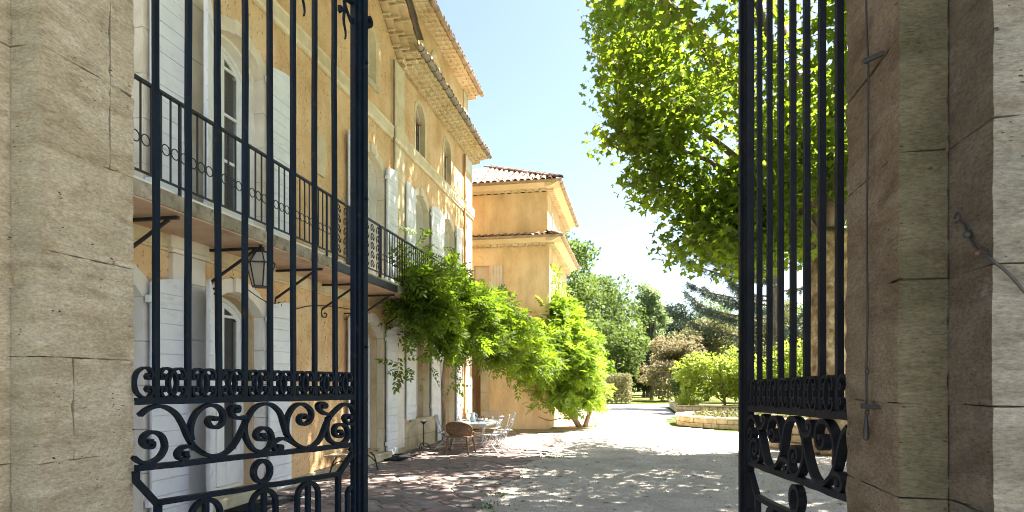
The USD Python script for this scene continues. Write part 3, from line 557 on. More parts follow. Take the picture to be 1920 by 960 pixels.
# barred attic openings
for yc in (13.54, 15.64):
    put(house, 'attic_shutter', box(F0 - .34, F0 - .30, yc - .3, yc + .3, 6.6, 7.7), 'old_wood')
    g = put(house, 'window_grille', [bar((F0 - .13, yc - .29, z), (F0 - .13, yc + .29, z), .012) for z in (6.75, 7.15)], 'iron_black')
    for i in range(6): put(g, 'bar', tube([(F0 - .13, yc - .24 + .096 * i, 6.58), (F0 - .13, yc - .24 + .096 * i, 7.40)], .010, 6), 'iron_black', True)
    put(g, 'transom', box(F0 - .18, F0 - .08, yc - .3, yc + .3, 7.385, 7.44), 'old_wood')

# ---- shutters
def shutter(yh, sg, z0, zs, zc, ang=0.0, wd=.52, x=F0 + .055, mat='white_paint', board=.155, seed=0):
    """hinged at yh, lying against the wall towards sg; ang swings it off the wall (radians)."""
    R = rng(seed + int(yh * 100) + int(z0 * 10)); rise = zc - zs; top = lambda u: zs + rise * math.sin(min(1, u / wd) * math.pi / 2)
    outline = Polygon([(0, z0), (wd, z0)] + [(u, top(u)) for u in np.linspace(wd, 0, 9)])
    def place(poly, d0, d1):
        v, f = extr(poly, d1 - d0); v = np.asarray(v); u, zz, dd = v[:, 0], v[:, 1], v[:, 2] + d0; c, s = math.cos(ang), math.sin(ang)
        X = x + u * s + dd * c; Y = yh + sg * (u * c - dd * s)
        return np.stack([X, Y, zz], 1), (f if sg > 0 else np.asarray(f)[:, ::-1])
    def fix(m): return m
    s = put(house, 'shutter', fix(place(outline.buffer(-.012), 0, .022)), mat)
    z, i = z0, 0
    while z < zc - .01:
        h = board * R.uniform(.92, 1.08); z2 = z + h
        if zc - z2 < .07: z2 = zc + .02
        pc = outline.intersection(sbox(-.1, z + .0028, wd + .1, z2 - .0028))
        if pc.area > .002: put(s, 'board', fix(place(pc, .022, .040 + R.uniform(-.0015, .0015))), mat)
        z = z2; i += 1
    for zz in (z0 + .24, zs - .18):
        put(s, 'strap_hinge', [fix(place(sbox(-.02, zz - .016, wd * .86, zz + .016), .038, .046)), fix(place(sbox(-.045, zz - .035, .0, zz + .035), .0, .045))], 'white_frame')
    return s
for yc in (4.83, 6.87, 10.85, 13.55, 15.65):
    gz = .68 if yc == 13.55 else .06
    a = math.radians(33) if yc == 6.87 else 0.0
    shutter(yc + HW + .035, 1, gz, 2.49, 2.575, seed=1)
    if yc != 4.83: shutter(yc - HW - .035, -1, gz, 2.49, 2.575, ang=a, seed=2)
    shutter(yc + HW + .035, 1, 3.22, 5.60, 5.69, seed=3)
    if yc != 4.83: shutter(yc - HW - .035, -1, 3.22, 5.60, 5.69, ang=math.radians(30) if yc == 6.87 else 0.0, seed=4)

# ---- pilasters, quoins, string course, cornice
for y0, y1 in ((5.74, 6.24), (11.92, 12.44)):
    zs_ = [.13, .75, 1.35, 1.95, 2.55, 2.84] + [3.22, 3.8, 4.4, 5.0, 5.6, 6.28] + [6.60, 7.1, 7.6, 7.95]
    for a, b in zip(zs_[:-1], zs_[1:]):
        if b - a < .35 and a in (2.84, 6.28): continue
        put(house, 'pilaster_stone', box(F0 - .02, F0 + .048, y0, y1, a + .003, b - .003, .006), 'trim_white' if a < 2.9 else 'trim_stone')
q = [.0] + list(np.arange(.42, 8.0, .42)) + [7.97]
for i, (a, b) in enumerate(zip(q[:-1], q[1:])):
    y0 = 17.22 if i % 2 else 17.36
    put(house, 'quoin_stone', box(F0 - .25, F0 + .034, y0, 18.034, a + .003, b - .003, .006), 'trim_stone' if i % 3 else 'trim_white')
for a, b in ((Ys, 5.70), (6.28, 11.88), (12.48, 17.2)):
    L = np.linspace(a, b, max(2, int(round((b - a) / .95)) + 1))
    for y0, y1 in zip(L[:-1], L[1:]):
        prof = Polygon([(F0 - .03, 6.30), (F0 + .03, 6.30), (F0 + .03, 6.34), (F0 + .05, 6.37), (F0 + .05, 6.54), (F0 + .065, 6.565), (F0 - .03, 6.585)])
        put(house, 'string_course', extrY(prof, y0 + .002, y1 - .002), 'trim_stone')
for y0, y1 in ((5.68, 6.30), (11.86, 12.50), (17.18, 18.09)):
    prof = Polygon([(F0 - .03, 6.28), (F0 + .07, 6.28), (F0 + .07, 6.32), (F0 + .095, 6.36), (F0 + .095, 6.55), (F0 + .11, 6.58), (F0 - .03, 6.60)])
    put(house, 'string_course', extrY(prof, y0, y1), 'trim_stone')
for a, b in ((Ys, 5.70), (6.28, 11.88), (12.48, 17.2)):
    prof = Polygon([(F0 - .03, 2.845), (F0 + .03, 2.845), (F0 + .034, 2.87), (F0 + .02, 2.885), (F0 + .02, 3.018), (F0 - .03, 3.018)])
    put(house, 'cornice', extrY(prof, a, b), 'trim_stone')
for y0, y1 in ((5.70, 6.28), (11.88, 12.48)):
    prof = Polygon([(F0 - .03, 2.84), (F0 + .07, 2.84), (F0 + .08, 2.88), (F0 + .062, 2.895), (F0 + .062, 3.016), (F0 - .03, 3.016)])
    put(house, 'cornice', extrY(prof, y0, y1), 'trim_white')
# carved plaque above the balcony
pl = rng(5); v, f = gridbox(F0 - .02, F0 + .05, 8.80, 9.10, 4.66, 5.30, .03)
w = np.exp(-(((v[:, 1] - 8.95) / .13) ** 4 + ((v[:, 2] - 4.98) / .31) ** 4)); v[:, 0] = np.where(v[:, 0] > F0, F0 + .012 + .07 * w * (.45 + .9 * meshkit.fbm(v * 14, 3, 4)), v[:, 0])
v[:, 1] = 8.95 + (v[:, 1] - 8.95) * (1 - .25 * ((v[:, 2] - 4.98) / .32) ** 2)
put(house, 'carved_plaque', (v, f), 'trim_stone', True)
# ---- rain pipes
put(house, 'rain_pipe', tube([(F0 + .05, 17.14, 7.9), (F0 + .05, 17.14, .1)], .035, 8), 'pipe', True)
put(house, 'rain_pipe', tube([(F0 + .05, 11.85, 7.9), (F0 + .05, 11.85, 3.2)], .018, 8), 'zinc', True)

# ---- balcony
BX = -4.0; B0, B1 = Ys + .1, 13.7
bal = put(house, 'balcony', [box(F0 - .05, BX, B0, B1, 3.03, 3.165, .012)], 'slab')
put(bal, 'soffit', box(F0 + .02, BX - .03, B0 + .02, B1 - .02, 3.018, 3.034), 'soffit')
put(bal, 'kerb', box(BX - .22, BX - .04, B0 + .02, B1 - .02, 3.16, 3.20, .006), 'trim_white')
put(bal, 'steel_channel', [box(BX - .01, BX + .02, 7.9, 10.2, 3.035, 3.13), box(BX - .05, BX + .02, 7.9, 10.2, 3.02, 3.034)], 'iron_black')
for y in (3.65, 5.02, 6.36, 7.70, 8.98, 10.25, 11.55, 12.9):
    b = put(bal, 'bracket', [bar((F0, y, 2.985), (BX - .06, y, 2.985), .035, .03), bar((F0 + .02, y, 2.62), (BX - .16, y, 2.97), .028, .026)], 'iron_black')
    cc = spline([(F0 + .02, 2.63), (F0 + .0, 2.56), (F0 + .02, 2.50), (F0 + .07, 2.49), (F0 + .09, 2.53), (F0 + .06, 2.555), (F0 + .045, 2.535)], 5)
    put(bal, 'bracket_scroll', tube(np.stack([cc[:, 0], y + 0 * cc[:, 0], cc[:, 1]], 1), .011, 6), 'iron_black', True)
rail = put(house, 'balcony_railing', [bar((BX - .02, B0, 4.0), (BX - .02, B1, 4.0), .04, .022), bar((BX - .02, B0, 3.245), (BX - .02, B1, 3.245), .022, .016)], 'iron_black')
y, i = 4.3, 0
pan = [(7.98, 8.42), (8.92, 9.56)]
a12 = np.linspace(0, 2 * np.pi, 15)
while y < B1 - .05:
    inp = any(a - .02 < y < b + .02 for a, b in pan)
    if not inp:
        thick = .022 if i % 12 == 6 else .013
        put(rail, 'baluster', bar((BX - .02, y, 3.165 if thick > .02 else 3.25), (BX - .02, y, 3.99), thick), 'iron_black')
        if y + .06 < B1 and not any(a - .12 < y + .06 < b + .02 for a, b in pan) and y < 11.2:
            put(rail, 'ring', tube(np.stack([BX - .02 + 0 * a12, y + .0575 + .047 * np.cos(a12), 3.52 + .047 * np.sin(a12)], 1), .0055, 5, False), 'iron_black', True)
    y += .115; i += 1
for a, b in pan:
    for yy in (a, a + .06, b - .06, b): put(rail, 'baluster', bar((BX - .02, yy, 3.17), (BX - .02, yy, 3.99), .022), 'iron_black')
    n = 4
    for zc_ in np.linspace(3.34, 3.90, 5):
        for yc_ in np.linspace(a + .11, b - .11, 2 if b - a < .5 else 3):
            p = spline([(yc_ - .05, zc_ - .06), (yc_ - .06, zc_), (yc_ - .02, zc_ + .05), (yc_ + .03, zc_ + .02), (yc_, zc_ - .01), (yc_ + .04, zc_ - .05), (yc_ + .06, zc_)], 4)
            put(rail, 'scroll', tube(np.stack([BX - .02 + 0 * p[:, 0], p[:, 0], p[:, 1]], 1), .008, 5), 'iron_black', True)

# ---- genoise cornices: courses of canal tiles set in mortar
def genoise(x0, zb, ya, yb, rows, run, rise, pitch=.205, zfun=None, axis='y', ends=None, at=None):
    """tiles project towards +x from plane x0. zfun(y) lifts them along a rake."""
    R = rng(int(ya * 10 + zb * 100)); zf = zfun or (lambda y: 0.0)
    T, Bm = [], []
    for r in range(rows):
        n = int((yb - ya) / pitch); off = .5 * pitch * (r % 2)
        zr_ = zb + r * rise; xe = x0 + (r + 1) * run
        for i in range(n + (1 if r % 2 == 0 else 0)):
            y = ya + off + pitch * (i + .5)
            if y > yb - .02: continue
            th = np.linspace(0, np.pi, 7); ro, ri = pitch * .49, pitch * .37; jx = R.uniform(-.012, .008)
            z0 = zr_ + zf(y)
            o = np.stack([y + ro * np.cos(th), z0 + rise * 1.02 * np.sin(th)], 1); q = np.stack([y + ri * np.cos(th), z0 - .003 + rise * .66 * np.sin(th)], 1)
            V = np.vstack([np.c_[np.full(7, xe + jx), o], np.c_[np.full(7, xe + jx), q], np.c_[np.full(7, x0 - .02), o], np.c_[np.full(7, x0 - .02), q]])
            k = np.arange(6)
            F = np.vstack([np.stack([k, k + 1, k + 8, k + 7], 1), np.stack([k + 14, k + 15, k + 1, k], 1), np.stack([k + 7, k + 8, k + 22, k + 21], 1), [[0, 7, 21, 14], [13, 6, 20, 27]]])
            # mortar plug filling the channel a little behind the lip
            pv = np.vstack([np.c_[np.full(7, xe + jx - .035), q], [[xe + jx - .035, y, z0 - .003]]]); pf = np.stack([k, k + 1, 0 * k + 7, 0 * k + 7], 1)
            T.append(((V, F), (pv, pf)))
        zz = zr_ + rise
        ys = np.linspace(ya, yb, 9)
        for a, b in zip(ys[:-1], ys[1:]):
            za, zb_ = zz + zf(a), zz + zf(b)
            Bm.append((np.array([[x, yy, z] for x in (x0 - .02, xe - .012) for yy, z in ((a, za - .012), (b, zb_ - .012), (b, zb_ + .004), (a, za + .004))]), tri([[0, 1, 2, 3], [7, 6, 5, 4], [0, 4, 5, 1], [1, 5, 6, 2], [2, 6, 7, 3], [3, 7, 4, 0]])))
    return T, Bm
def put_genoise(owner, name, T, Bm, tf=None, sub=None, cap=300):
    tf = tf or (lambda v: v)
    bed = put(owner, name, [(tf(v), f) for v, f in Bm], 'genoise_bed')
    for m, p in T: put(bed, 'cornice_tile', [(tf(m[0]), m[1]), (tf(p[0]), p[1])], 'genoise')
lower_rise, lower_run = .058, .112
T, Bm = genoise(F0, EAVE, 12.30, 18.30, 4, lower_run, lower_rise); put_genoise(house, 'eaves_cornice', T, Bm)
rk = lambda y: max(0.0, PK - EAVE - abs(y - PC) * RS)
T, Bm = genoise(F0, EAVE + .02, 9.1, 12.28, 3, .15, .075, pitch=.25, zfun=rk); put_genoise(house, 'gable_cornice', T, Bm)
T, Bm = genoise(F0, EAVE + .02, 5.92, 9.1, 3, .15, .075, pitch=.25, zfun=rk); put(house, 'gable_cornice', [(v, f) for v, f in Bm] + [m for a, b in T for m in (a, b)], 'genoise')
T, Bm = genoise(F0, EAVE, Ys, 5.9, 4, lower_run, lower_rise); put(house, 'eaves_cornice', [(v, f) for v, f in Bm] + [m for a, b in T for m in (a, b)], 'genoise')
# ---- upper storey set back above the pent roof
UX, UZ = -4.86, 9.90
up = sbox(9.0, EAVE + .1, 17.98, UZ)
for yc in (14.95, 12.95): up = up.difference(Polygon([(yc + .30 * math.cos(a), 9.15 + .42 * math.sin(a)) for a in np.linspace(0, 2 * np.pi, 24)]))
put(house, 'upper_wall', [extrX(up, UX - .4, UX), box(-9.5, UX - .401, 17.58, 17.978, EAVE + .1, UZ), box(-9.5, UX - .401, 9.0, 9.4, EAVE + .1, UZ), box(-9.9, -9.5, 9.0, 17.98, EAVE + .1, UZ)], 'plaster')
put(house, 'quoin_stone', box(UX - .2, UX + .03, 17.55, 18.01, EAVE + .3, UZ - .002, .006), 'trim_stone')
for yc in (14.95, 12.95):
    el = lambda r, s: Polygon([(yc + r * math.cos(a), 9.15 + s * math.sin(a)) for a in np.linspace(0, 2 * np.pi, 25)[:-1]])
    put(house, 'oval_surround', extrX(el(.40, .52).difference(el(.295, .415)), UX - .1, UX + .022), 'trim_stone')
    put(house, 'oval_window', [extrX(el(.30, .42), UX - .16, UX - .14)], 'trim_stone')
T, Bm = genoise(UX, UZ, 9.2, 18.25, 3, .105, .055); put_genoise(house, 'upper_cornice', T, Bm)

def canal_tile(L, r, n=6, th=.012, taper=.82):
    """cover tile along +x (down-slope), crown up, at the origin."""
    t = np.linspace(0, np.pi, n + 1)
    def ring(x, R): return np.c_[np.full(n + 1, x), R * np.cos(t), R * np.sin(t) * .8]
    V = np.vstack([ring(0, r * taper), ring(L, r), ring(0, r * taper - th), ring(L, r - th)]); k = np.arange(n); m = n + 1
    F = np.vstack([np.stack([k, k + 1, k + 1 + m, k + m], 1), np.stack([k + 2 * m + 1, k + 2 * m, k + 3 * m, k + 3 * m + 1], 1), np.stack([k + m, k + m + 1, k + 3 * m + 1, k + 3 * m], 1), [[0, m, 3 * m, 2 * m], [n + m, n, n + 2 * m, n + 3 * m]]])
    return V, tri(F)
CT = canal_tile(.40, .085)
def lay(V, o, ex, ey, ez): return np.asarray(o) + V[:, :1] * ex + V[:, 1:2] * ey + V[:, 2:3] * ez
def slope_x(owner, name, xa, za, xb, zb, y0, y1, mat, rows=1, each=True, pitch=.2):
    """pent roof falling from (xa, za) to (xb, zb) towards +x."""
    R = rng(int(y0 * 7 + za * 13)); ex = norm(np.array([xb - xa, 0, zb - za])); ez = np.array([-ex[2], 0, ex[0]]); ey = np.array([0, 1., 0])
    base = put(owner, name, [(np.array([[xa, y0, za - .03], [xb, y0, zb - .03], [xb, y1, zb - .03], [xa, y1, za - .03], [xa, y0, za], [xb, y0, zb], [xb, y1, zb], [xa, y1, za]]), tri([[3, 2, 1, 0], [4, 5, 6, 7], [0, 1, 5, 4], [1, 2, 6, 5], [2, 3, 7, 6], [3, 0, 4, 7]]))], 'roof_tile_dark')
    L = math.hypot(xb - xa, zb - za); ms = []
    for i in range(int((y1 - y0) / pitch)):
        for r in range(rows):
            y = y0 + pitch * (i + .5) + R.uniform(-.008, .008); d = L - .36 * (r + 1) + R.uniform(-.012, .03)
            ms.append((lay(CT[0], np.array([xa, y, za]) + ex * d + ez * (.012 + .012 * r), ex, ey, ez), CT[1]))
    if each:
        for m in ms: put(base, 'roof_tile', m, mat)
    else: put(base, 'roof_tiles', ms, mat, kind='stuff')
def gutter(owner, P0, P1, r=.07, mat='zinc', straps=.42):
    P0, P1 = np.array(P0, float), np.array(P1, float); d = norm(P1 - P0); s = norm(np.cross(d, [0, 0, 1.])); up = np.cross(s, d); L = np.linalg.norm(P1 - P0)
    a = np.linspace(np.pi, 2 * np.pi, 9); q = [(r * math.cos(x), r * math.sin(x)) for x in a]; q += [((r - .012) * math.cos(x), (r - .012) * math.sin(x)) for x in a[::-1]]
    V = np.array([p + s * u + up * w for p in (P0, P1) for u, w in q]); n = len(q); k = np.arange(n)
    F = np.stack([k, (k + 1) % n, (k + 1) % n + n, k + n], 1); kk = np.arange(8)
    E = np.vstack([np.stack([kk, kk + 1, 16 - kk, 17 - kk], 1)[:, ::-1], np.stack([kk, kk + 1, 16 - kk, 17 - kk], 1) + n])
    g = put(owner, 'gutter', (V, np.vstack([F, E])), mat, 40)
    for t in np.arange(straps / 2, L, straps):
        o = P0 + d * t; aa = np.linspace(np.pi * .95, 2.05 * np.pi, 10)
        put(g, 'gutter_strap', tube(np.array([o + s * (r + .004) * math.cos(x) + up * (r + .004) * math.sin(x) for x in aa]), .0075, 5), 'zinc' if mat != 'zinc' else 'iron_black', True)
    return g
GX = F0 + 4 * lower_run + .05
slope_x(house, 'pent_roof', UX, EAVE + .46, GX - .02, EAVE + .30, 12.3, 18.3, 'roof_tile_pale', rows=2, each=True)
gutter(house, (GX, 11.95, EAVE + .28), (GX, 18.38, EAVE + .26))
# verge tiles up the gable
for sg in (1, -1):
    ex = norm(np.array([0, sg * 1.0, -RS])); ez = norm(np.array([0, sg * RS, 1.0])); ey = np.array([-sg * 1.0, 0, 0]); Lr = math.hypot(PH + .1, (PH + .1) * RS)
    big = canal_tile(.46, .12)
    base = put(house, 'gable_roof', (lay(np.array([[0, -.3, -.03], [Lr, -.3, -.03], [Lr, 5, -.03], [0, 5, -.03], [0, -.3, 0], [Lr, -.3, 0], [Lr, 5, 0], [0, 5, 0]]) * [1, 1, 1], (F0 + .16, PC, PK + .29), ex, np.array([-1., 0, 0]), ez), tri([[3, 2, 1, 0], [4, 5, 6, 7], [0, 1, 5, 4], [1, 2, 6, 5], [2, 3, 7, 6], [3, 0, 4, 7]])), 'roof_tile_dark')
    for i in range(int(Lr / .40)):
        put(base, 'verge_tile', (lay(big[0], (F0 + .47, PC + sg * .40 * i * ex[1] * sg, PK + .28 + .40 * i * ex[2]), ex, ey, ez), big[1]), 'zinc')
        put(base, 'verge_tile', (lay(big[0], (F0 + .24, PC + sg * .40 * i * ex[1] * sg, PK + .30 + .40 * i * ex[2]), ex, ey, ez), big[1]), 'roof_tile')
slope_x(house, 'lower_roof', UX - .02, EAVE + .46, GX - .02, EAVE + .30, Ys, 5.8, 'roof_tile', rows=2, each=False)
# main roof
UG = UX + 3 * .105 + .05
slope_x(house, 'main_roof', -7.4, UZ + 1.15, UG - .02, UZ + .24, 9.1, 18.25, 'roof_tile', rows=2, each=True)
put(house, 'roof_back', [(np.array([[-7.4, 8.9, UZ + 1.15], [-10.2, 8.9, UZ + .2], [-10.2, 18.25, UZ + .2], [-7.4, 18.25, UZ + 1.15], [-5.0, 18.2, UZ + .23], [-5.0, 8.95, UZ + .23]]), np.array([[0, 1, 2], [0, 2, 3], [3, 2, 4], [0, 5, 1]])), box(-10, UX - .02, Ys, 9.0, EAVE + .05, EAVE + .2)], 'roof_tile_dark')
gutter(house, (UG, 9.1, UZ + .22), (UG, 18.36, UZ + .20), mat='zinc_warm')
# ---------------------------------------------------------------- annex beyond the main house
AX, AY, AY2, AXL = -2.60, 19.35, 24.4, -7.6
annex = thing('annex_building', 'low ochre annex with two eaves and a hipped tile roof beyond the main house', 'house', (-5, 22, 0))
A1, A2 = 5.71, 7.39
fr = sbox(AXL, 0, AX, A1).difference(sbox(-5.18, .05, -4.78, 2.25)).difference(sbox(-5.0, 4.35, -4.5, 5.15))
sd = sbox(AY + .402, 0, AY2, A1)
for yc in (21.6, 23.2): sd = sd.difference(sbox(yc - .3, 3.9, yc + .3, 5.0))
put(annex, 'wall', [extrY(fr, AY, AY + .4), extrX(sd, AX - .4, AX), box(AXL, AX - .41, AY2 - .4, AY2, 0, A1), box(AXL, AXL + .4, AY + .41, AY2 - .41, 0, A1)], 'plaster_smooth')
usd_ = sbox(AY + .402, A1, AY2 - .03, A2)
for yc in (20.45, 22.4): usd_ = usd_.difference(P(arch_poly(yc, .16, 6.35, 6.75, 6.95)))
put(annex, 'upper_wall', [extrY(sbox(AXL, A1, AX - .05, A2), AY + .04, AY + .4), extrX(usd_, AX - .45, AX - .05), box(AXL, AX - .46, AY2 - .44, AY2 - .04, A1, A2), box(AXL + .04, AXL + .4, AY + .41, AY2 - .45, A1, A2)], 'plaster_smooth')
put(annex, 'floor', [box(AXL + .4, AX - .5, AY + .45, AY2 - .5, z, z + .15) for z in (2.9, 5.5)], 'interior')
for yc in (20.45, 22.4):
    put(annex, 'window_surround', extrX(P(arch_poly(yc, .16, 6.30, 6.75, 6.95, grow=.06)).difference(P(arch_poly(yc, .155, 6.35, 6.75, 6.95))), AX - .2, AX - .035), 'trim_white')
    put(annex, 'window', extrX(P(arch_poly(yc, .17, 6.34, 6.75, 6.96)), AX - .2, AX - .17), 'cream_shutter')
for yc in (21.6, 23.2):
    put(annex, 'window', extrX(sbox(yc - .31, 3.9, yc + .31, 5.0), AX - .2, AX - .17), 'cream_shutter')
    for sg in (-1, 1): put(annex, 'shutter', box(AX + .005, AX + .04, *sorted((yc + sg * .32, yc + sg * .64)), 3.88, 5.02, .006), 'cream_shutter')
# door and its stone frame, first-floor window with a pale shutter
put(annex, 'door', box(-5.19, -4.77, AY + .18, AY + .22, .05, 2.26), 'old_wood')
for i in range(4): put(annex, 'door_stone', box(-4.78, -4.50, AY - .03, AY + .25, .03 + .56 * i, .03 + .56 * (i + 1) - .006, .008), 'trim_stone')
put(annex, 'door_stone', box(-5.45, -4.50, AY - .033, AY + .25, 2.27, 2.55, .008), 'trim_stone')
put(annex, 'window', box(-5.0, -4.5, AY + .1, AY + .13, 4.35, 5.15), 'cream_shutter')
s = put(annex, 'shutter', box(-4.46, -4.06, AY - .03, AY - .012, 4.37, 5.13), 'cream_shutter')
for i in range(4): put(s, 'board', box(-4.46 + .1 * i + .002, -4.36 + .1 * i - .002, AY - .048, AY - .03, 4.36, 5.14, .004), 'cream_shutter')
# genoise and gutters, front and side
def turn(v):                # tiles modelled towards +x from plane 0 along y -> towards -y along x
    v = np.asarray(v); return np.stack([v[:, 1], AY - v[:, 0], v[:, 2]], 1)
def turn2(v):
    v = np.asarray(v); return np.stack([v[:, 1], AY + .04 - v[:, 0], v[:, 2]], 1)
fl = lambda ms: [(v, np.asarray(tri(f))[:, ::-1]) for v, f in ms]
for z, px, tf, y0 in ((A1, AX, turn, AY), (A2, AX - .05, turn2, AY + .04)):
    def soffit(x0, ya, yb):      # plastered slope between the tile course and the gutter
        V = np.array([[x, y, zz] for y in (ya, yb) for x, zz in ((x0 + .13, z + .062), (x0 + .40, z + .20), (x0 + .40, z + .235), (x0 - .02, z + .235), (x0 - .02, z + .062))])
        return V, np.vstack([tri([[i, (i + 1) % 5, (i + 1) % 5 + 5, i + 5] for i in range(5)]), [[4, 3, 2], [4, 2, 1], [4, 1, 0], [7, 8, 9], [6, 7, 9], [5, 6, 9]]])
    T, Bm = genoise(0, z, -6.4, px + .14, 1, .16, .062, pitch=.22); v, f = soffit(0, -6.4, px + .40)
    T = [tuple((m[0], tri(m[1])[:, ::-1]) for m in t_) for t_ in T]; Bm = fl(Bm + [(v, f)])
    put_genoise(annex, 'eaves_cornice', T, Bm, tf)
    T, Bm = genoise(px, z, y0 - .14, AY2 + .3, 1, .16, .062, pitch=.22); put_genoise(annex, 'eaves_cornice', T, Bm + [soffit(px, y0 - .398, AY2 + .3)])
    g = .43
    gutter(annex, (px + g, y0 - g - .05, z + .235), (px + g, AY2 + .4, z + .235), mat='zinc_warm', straps=.6)
    gutter(annex, (-6.6, y0 - g, z + .235), (px + g + .05, y0 - g, z + .235), mat='zinc_warm', straps=.75)
# pent roof of the lower eaves
zt, zb_, g = A1 + .40, A1 + .23, .43
slope_x(annex, 'pent_roof', AX - .05, zt, AX + g - .02, zb_, AY - g, AY2 + .3, 'roof_tile', rows=1, each=True, pitch=.21)
R = rng(3); base = put(annex, 'pent_roof', (np.array([[-7.6, AY + .04, zt], [AX, AY + .04, zt], [AX + g - .03, AY - g + .03, zb_], [-7.6, AY - g + .03, zb_], [-7.6, AY + .04, zt - .03], [AX, AY + .04, zt - .03], [AX + g - .03, AY - g + .03, zb_ - .03], [-7.6, AY - g + .03, zb_ - .03]]), tri([[3, 2, 1, 0], [4, 5, 6, 7], [2, 3, 7, 6], [1, 2, 6, 5]])), 'roof_tile_dark')
ex = norm(np.array([0, -g - .04, zb_ - zt])); ez = np.array([0, -ex[2] * -1 if False else ex[2] * 1.0, -ex[1]]); ez = norm(np.cross(np.array([1., 0, 0]), ex)) * 1.0
ez = ez if ez[2] > 0 else -ez
for i in range(18):
    x = AX + g - .12 - .21 * i; put(base, 'roof_tile', (lay(CT[0], np.array([x, AY - .06, zt - .03 + R.uniform(-.01, .01)]), ex, np.array([1., 0, 0]), ez), CT[1][:, ::-1]), 'roof_tile')
# hipped main roof
ex0, ey0, z0 = AX - .05 + g, AY + .04 - g, A2 + .23
pit = .50; ap = 3.1
C_ = [(-8.0, ey0), (ex0, ey0), (ex0, AY2 + .4), (-8.0, AY2 + .4)]
rid = [(-8.0, ey0 + ap), (ex0 - ap, ey0 + ap)]
V = np.array([[*C_[0], z0], [*C_[1], z0], [*C_[2], z0], [*C_[3], z0], [*rid[0], z0 + pit * ap], [*rid[1], z0 + pit * ap]])
roof = put(annex, 'roof', (V, np.array([[0, 1, 5], [0, 5, 4], [1, 2, 5], [2, 3, 4], [2, 4, 5]])), 'roof_tile_dark')
ex = norm(np.array([0, 1., pit])) * -1; ez = norm(np.array([0, -pit, 1.])); far = []
for i in range(28):
    x = ex0 - .11 - .212 * i
    for r in range(9):
        y = ey0 + .30 * r
        if (y + .36 - ey0) > min(ap, ex0 - x + .15): continue
        o = np.array([x + R.uniform(-.012, .012), y + .36 + R.uniform(-.015, .015), z0 + pit * (y + .36 - ey0) + .018])
        m = (lay(CT[0], o, ex, np.array([1., 0, 0]), ez), CT[1][:, ::-1])
        put(roof, 'roof_tile', m, ['roof_tile_pale', 'roof_tile_pale', 'roof_tile'][R.integers(3)])
side = []
ex = norm(np.array([1., 0, -pit])); ez = norm(np.array([pit, 0, 1.]))
for i in range(26):
    y = ey0 + .11 + .212 * i
    for r in range(8):
        d = .30 * r
        if d + .36 > min(ap, y - ey0 + .15, AY2 + .4 - y + .15): continue
        side.append((lay(CT[0], np.array([ex0 - d - .36, y, z0 + pit * (d + .36) + .018]), ex, np.array([0, 1., 0]), ez), CT[1]))
put(roof, 'side_tiles', side, 'roof_tile', kind='stuff')
hip = canal_tile(.42, .11); hx = norm(np.array([1., -1., -pit])); hy = norm(np.array([1., 1., 0])); hz = np.cross(hx, hy); hz = hz if hz[2] > 0 else -hz
for i in range(11):
    d = ap - .28 * i - .05
    if d < .05: break
    put(roof, 'hip_tile', (lay(hip[0], np.array([ex0 - d, ey0 + d, z0 + pit * d + .05]), hx, hy, hz), hip[1]), 'roof_tile_dark' if i % 3 else 'roof_tile')
# ---------------------------------------------------------------- ground
g = 320.0
struct('ground', (np.array([[-g, -g, -.016], [g, -g, -.016], [g, g, -.016], [-g, g, -.016]]), np.array([[0, 1, 2], [0, 2, 3]])), 'field')
def sheet(poly, z, step, seed, amp=0.0):
    x0, y0, x1, y1 = poly.bounds; xs = np.arange(x0, x1 + step, step); ys = np.arange(y0, y1 + step, step)
    A, B = np.meshgrid(xs, ys, indexing='ij'); V = np.stack([A, B, np.full_like(A, z)], -1).reshape(-1, 3)
    V[:, 2] += amp * (meshkit.fbm(V * [1.3, 1.3, 0] + seed, 4, seed) - .5)
    m = len(ys); i, j = np.meshgrid(np.arange(len(xs) - 1), np.arange(m - 1), indexing='ij')
    F = np.stack([i * m + j, (i + 1) * m + j, (i + 1) * m + j + 1, i * m + j + 1], -1).reshape(-1, 4)
    import shapely
    c = V[F].mean(1); ok = shapely.contains_xy(poly, c[:, 0], c[:, 1]); F = tri(F[ok]); us, inv = np.unique(F, return_inverse=True); return V[us], inv.reshape(F.shape)
R = rng(21)
edge = [(-1.84 + .05 * math.sin(y * 2.1) + .045 * math.sin(y * 5.3 + 1), y) for y in np.arange(3.2, 17.6, .25)]
drive = Polygon([(-4.74, -8), (9, -8), (9.5, 9), (7, 14), (3.6, 17.5), (3.4, 19), (1.3, 21.5), (1.0, 24), (1.75, 28), (1.9, 38.6), (6, 41.8), (-6, 42.6), (-3.2, 36), (-2.2, 26), (-2.55, 19), (-4.7, 19), (-4.74, 3)])
struct('gravel_drive', sheet(drive, -.004, .30, 5, .010), 'gravel', True)
struct('earth_border', sheet(Polygon([(-4.74, 18.1), (-2.5, 18.2), (-1.3, 19.3), (-.9, 20.8), (-1.1, 23), (-1.9, 26), (-2.6, 26), (-2.6, 19.3), (-4.74, 19.3)]), .012, .1, 8, .03), 'earth', True)
struct('lawn', sheet(Polygon([(-30, 43), (-4, 42.7), (4, 42.2), (9, 41), (40, 40), (60, 95), (-40, 95)]), .004, 1.5, 2, .06), 'lawn', True)
